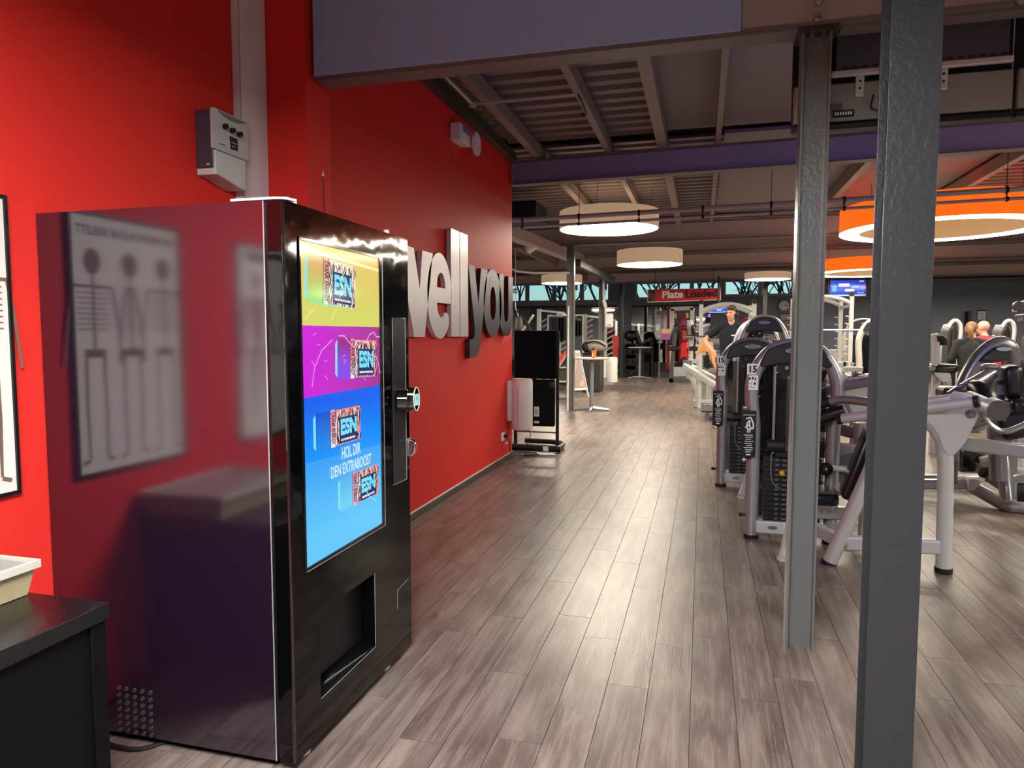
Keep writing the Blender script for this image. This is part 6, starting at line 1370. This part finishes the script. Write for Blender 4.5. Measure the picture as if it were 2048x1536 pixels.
def person(x, y, z0, H, face_dir, label, shirt, trousers, hair, hairstyle, pose, skin=SKIN, extras=None):
    """standing / leaning / sitting figure. face_dir: heading of the body, degrees, 0 looks along -Y"""
    t = thing('person', (x, y, z0), label, 'person'); k = H / 1.78; R = rotz(math.radians(face_dir)); O = V((x, y, z0))
    W = lambda a, b_, c: O + R @ V((a * k, b_ * k, c * k))
    lean, turn = pose.get('lean', 0.), pose.get('turn', 0.)
    hip = V((0, 0, .93)) if not pose.get('sit') else V((0, 0, .50))
    L = Matrix.Rotation(lean, 3, 'X')
    U = lambda a, b_, c: W(*(hip + L @ V((a, b_, c - .93))))                  # upper body, leans about the hips
    J = pose['arms']
    arms = []
    for s_, (el, wr) in zip((-1, 1), J):
        sh = U(s_ * .185, .01, 1.44); arms.append((sh, W(*el), W(*wr)))
    sk = [('limb', [U(0, .015, 1.38), U(0, -.005, 1.53)], [.062 * k, .056 * k], 0)]
    hc = U(0, -.02 , 1.655); HR = rotz(math.radians(face_dir + turn)) @ Matrix.Rotation(pose.get('nod', 0.), 3, 'X')
    sk += head_parts(hc, HR, k * 1.0)
    for sh, el, wr in arms:
        sk += [('limb', [sh, sh.lerp(el, .45), el], [.052 * k, .050 * k, .040 * k]), ('limb', [el, el.lerp(wr, .3), wr], [.041 * k, .042 * k, .027 * k])]
        sk += hand(wr, (wr - el), R @ V((0, -.6, -.4)) if not pose.get('handn') else V(pose['handn']), skin, k)
    # trunk under the clothes keeps the skin one piece
    trunk = [('limb', [U(0, 0, .95), U(0, .0, 1.12), U(0, .01, 1.36)], [.11 * k, .10 * k, .11 * k]), ('limb', [U(-.17, .01, 1.43), U(.17, .01, 1.43)], [.05 * k, .05 * k], 0)]
    legs = []
    for s_, (kn, an) in zip((-1, 1), pose['legs']):
        h_ = W(*(hip + V((s_ * .09, 0, -.02)))); legs.append((h_, W(*kn), W(*an)))
        trunk += [('limb', [h_, W(*kn)], [.075 * k, .052 * k], 0), ('limb', [W(*kn), W(*an)], [.052 * k, .036 * k], 0)]
    b = body(sk + trunk, 'body', skin, t, .010 * k, 3)
    face(hc, HR, k, t)
    sh_ = [('limb', [U(0, .0, .90), U(0, -.0, 1.02), U(0, .0, 1.2), U(0, .01, 1.36)], [.145 * k, .135 * k, .145 * k, .135 * k]), ('limb', [U(-.06, .01, .95), U(-.085, .01, 1.3)], [.125 * k, .125 * k], 0), ('limb', [U(.06, .01, .95), U(.085, .01, 1.3)], [.125 * k, .125 * k], 0),
           ('limb', [U(-.175, .01, 1.425), U(-.06, .012, 1.47), U(.06, .012, 1.47), U(.175, .01, 1.425)], [.072 * k, .060 * k, .060 * k, .072 * k], 0)]
    sl = pose.get('sleeve', .55)
    for sh, el, wr in arms:
        if sl <= 1: sh_.append(('limb', [sh, sh.lerp(el, sl)], [.072 * k, .066 * k], 0))
        else: sh_ += [('limb', [sh, el], [.070 * k, .058 * k], 0), ('limb', [el, el.lerp(wr, .92)], [.058 * k, .044 * k], 0)]
    body(sh_, 'shirt', shirt, t, .014 * k, 5)
    tr_ = [('limb', [W(*(hip + V((-.06, .005, .02)))), W(*(hip + V((.06, .005, .02))))], [.135 * k, .135 * k], 0)]
    for h_, kn, an in legs: tr_ += [('limb', [h_, kn], [.105 * k, .075 * k], 0), ('limb', [kn, kn.lerp(an, .93)], [.075 * k, .062 * k], 0)]
    body(tr_, 'trousers', trousers, t, .014 * k, 4)
    SH = mat('shoe_dark', '#1b1b1e', .5)
    for (h_, kn, an), (_, a_) in zip(legs, pose['legs']):
        f = an + R @ V((0, -.09 * k, 0)); zf = z0 + .05 * k
        body([('limb', [V((an.x, an.y, an.z)), V((an.x, an.y, zf))], [.05 * k, .05 * k], 0), ('limb', [V((an.x, an.y, zf)) + R @ V((0, .03, 0)), V((f.x, f.y, zf)), V((f.x, f.y, zf)) + R @ V((0, -.07 * k, -.008))], [.046 * k, .046 * k, .036 * k], 0)], 'shoe', SH, t, .012, 2)
    Hh = lambda a, b_, c: hc + HR @ V((a * k, b_ * k, c * k))
    if hairstyle == 'short': 
        ps = [('ball', Hh(0, .025, .055), (.083 * k, .100 * k, .085 * k), HR), ('ball', Hh(.01, -.06, .105), (.068 * k, .055 * k, .036 * k), HR), ('ball', Hh(0, .07, .01), (.07 * k, .055 * k, .075 * k), HR)]
        body(ps, 'hair', hair, t, .009, 3)
    elif hairstyle == 'ponytail':
        ps = [('ball', Hh(0, .028, .035), (.088 * k, .105 * k, .098 * k), HR), ('ball', Hh(0, .085, -.02), (.07 * k, .06 * k, .08 * k), HR), ('limb', [Hh(-.01, .10, .03), Hh(-.03, .16, -.02), Hh(-.06, .15, -.12), Hh(-.07, .13, -.20)], [.04 * k, .045 * k, .04 * k, .015 * k])]
        body(ps, 'hair', hair, t, .009, 3)
    elif hairstyle == 'crop': body([('ball', Hh(0, .03, .045), (.079 * k, .092 * k, .082 * k), HR), ('ball', Hh(0, .07, .0), (.062 * k, .042 * k, .06 * k), HR)], 'hair', hair, t, .008, 2)
    if extras: extras(t, Hh, W, U, k, HR)
    return t
NAVYC = mat('navy_cloth', '#131726', .85, bump=.2, bscale=50); BLK = mat('black_cloth', '#17171a', .85, bump=.2, bscale=50); REDC = mat('red_cloth', '#c81e34', .8, bump=.2, bscale=50); GRC = mat('grey_trousers', '#4b4542', .85)
def man_extras(t, Hh, W, U, k, HR):
    mb = MB().tube([Hh(-.092, .01, .0), Hh(-.088, .015, .08), Hh(-.04, .02, .148), Hh(.04, .02, .148), Hh(.088, .015, .08), Hh(.092, .01, .0)], .010 * k, 8, smooth=2)
    hp = mb.build('headphones', BLACK, t)
    for s_ in (-1, 1): MB().disc(Hh(s_ * .094, .012, -.005), HR @ V((1, 0, 0)), .04 * k, .035 * k, 18).build('ear_cup', BLACK, hp)
    c = U(.07, -.150, 1.30); MB().obox(c, V((.055, 0, 0)) * k, V((0, .012, 0)), V((0, 0, .011))).build('chest_print', LABELW, t)
def skin2(): return mat('skin_fair', '#dfa88e', .5, var=.04)
p = at(1464, 627, 13.3)
H0 = 1.86; base = p.z + .125 - H0
plat = thing('low_platform', (p.x, 13.4, 0), 'low black platform under the man in the navy shirt', 'platform')
box('platform_top', p.x - .5, p.x + .5, 12.9, 14.0, base - .03, base, RUBBER, plat, bevel=.008)
for dx in (-.4, .4):
    for y in (13.0, 13.9): box('leg', p.x + dx - .03, p.x + dx + .03, y - .03, y + .03, 0, base - .03, SILVERD, plat)
person(p.x, 13.3, base, H0, -8, 'man in a navy t-shirt and headphones, elbow bent out, between the rack posts', NAVYC, BLK, mat('hair_brown', '#5d3a26', .7, bump=.5, bscale=120), 'short',
       dict(lean=.10, turn=-18, nod=.05, sleeve=.62, arms=[((-.45, .02, 1.20), (-.27, -.20, 1.00)), ((.36, .03, 1.20), (.24, -.2, 1.08))], legs=[((-.12, -.02, .49), (-.15, .03, .08)), ((.12, -.02, .49), (.15, .03, .08))]), skin2(), man_extras)
p = at(1946, 664, 12.6); H1 = 1.76
woman = person(p.x, 12.6, 0.0, H1, 168, 'woman in black with a ponytail, seen from behind, holding a phone low', BLK, GRC, mat('hair_auburn', '#7a5236', .7, bump=.6, bscale=120), 'ponytail',
       dict(lean=.16, turn=-28, nod=.15, sleeve=2, arms=[((-.27, -.20, 1.16), (-.27, -.4, .95)), ((.29, .02, 1.16), (.345, -.03, .98))], legs=[((-.1, -.02, .48), (-.11, .02, .08)), ((.1, -.02, .48), (.11, .02, .08))]), skin2(),
       lambda t, Hh, W, U, k, HR: None)
p = at(1982, 646, 13.3)
person(p.x, 13.3, 0.0, 1.80, 200, 'bald man in a red shirt standing beside the woman in black', REDC, BLK, None, 'bald',
       dict(lean=.20, turn=15, nod=.25, sleeve=.65, arms=[((-.34, -.05, 1.2), (-.22, -.32, 1.12)), ((.34, -.05, 1.2), (.22, -.32, 1.12))], legs=[((-.1, -.02, .48), (-.11, .02, .08)), ((.1, -.02, .48), (.11, .02, .08))]), mat('skin_ruddy', '#d99a82', .5, var=.04))
Y = 9.2; p = at(2034, 690, Y)
hs = p.z - 0.0
sb = thing('workout_seat', (p.x + .12, Y, 0), 'black workout seat under the man sitting at the right picture edge', 'seat')
zs = hs - 1.655 + .93 - .14
k_ = 1.0; seat_h = hs - (1.655 - .93) * 1.0 - .12
box('seat_pad', p.x - .1, p.x + .34, Y - .22, Y + .25, seat_h - .09, seat_h - .012, VINYL, sb, bevel=.03)
MB().tube([(p.x + .12, Y, .02), (p.x + .12, Y, seat_h - .09)], .05, 12).build('seat_post', PALE, sb); MB().disc((p.x + .12, Y, .015), (0, 0, 1), .2, .03, 24).build('seat_foot', PALE, sb)
z_off = seat_h + .135 - .50
box('foot_block', p.x + .30, p.x + .82, Y - .36, Y + .12, 0, max(z_off, .02) - .002, RUBBER, sb, bevel=.01)
person(p.x + .1, Y, max(z_off, 0.0), 1.78, 75, 'fair-haired man in black sitting at the right edge of the picture', BLK, BLK, mat('hair_ginger', '#a8744e', .7, bump=.4, bscale=120), 'crop',
       dict(sit=True, lean=.06, turn=12, nod=.1, sleeve=.7, arms=[((-.30, -.1, .78), (-.2, -.34, .72)), ((.30, -.1, .78), (.2, -.34, .72))], legs=[((-.12, -.42, .50), (-.13, -.42, .09)), ((.12, -.42, .50), (.13, -.42, .09))]), skin2())
_k = H1 / 1.78; ph = V((p.x, 12.6, 0)) + rotz(math.radians(168)) @ V((.372 * _k, -.085 * _k, .885 * _k))
o = MB().bar(ph + Vector((-.02, 0, .05)), ph + Vector((.02, 0, -.07)), .02, .07, (0, 1, 0)).build('phone', WHITE, bevel=.004); tag(o, 'pale phone held low in the hand of the woman in black', 'phone')
print('OBJECTS', len(bpy.data.objects), 'planks', nsingle)
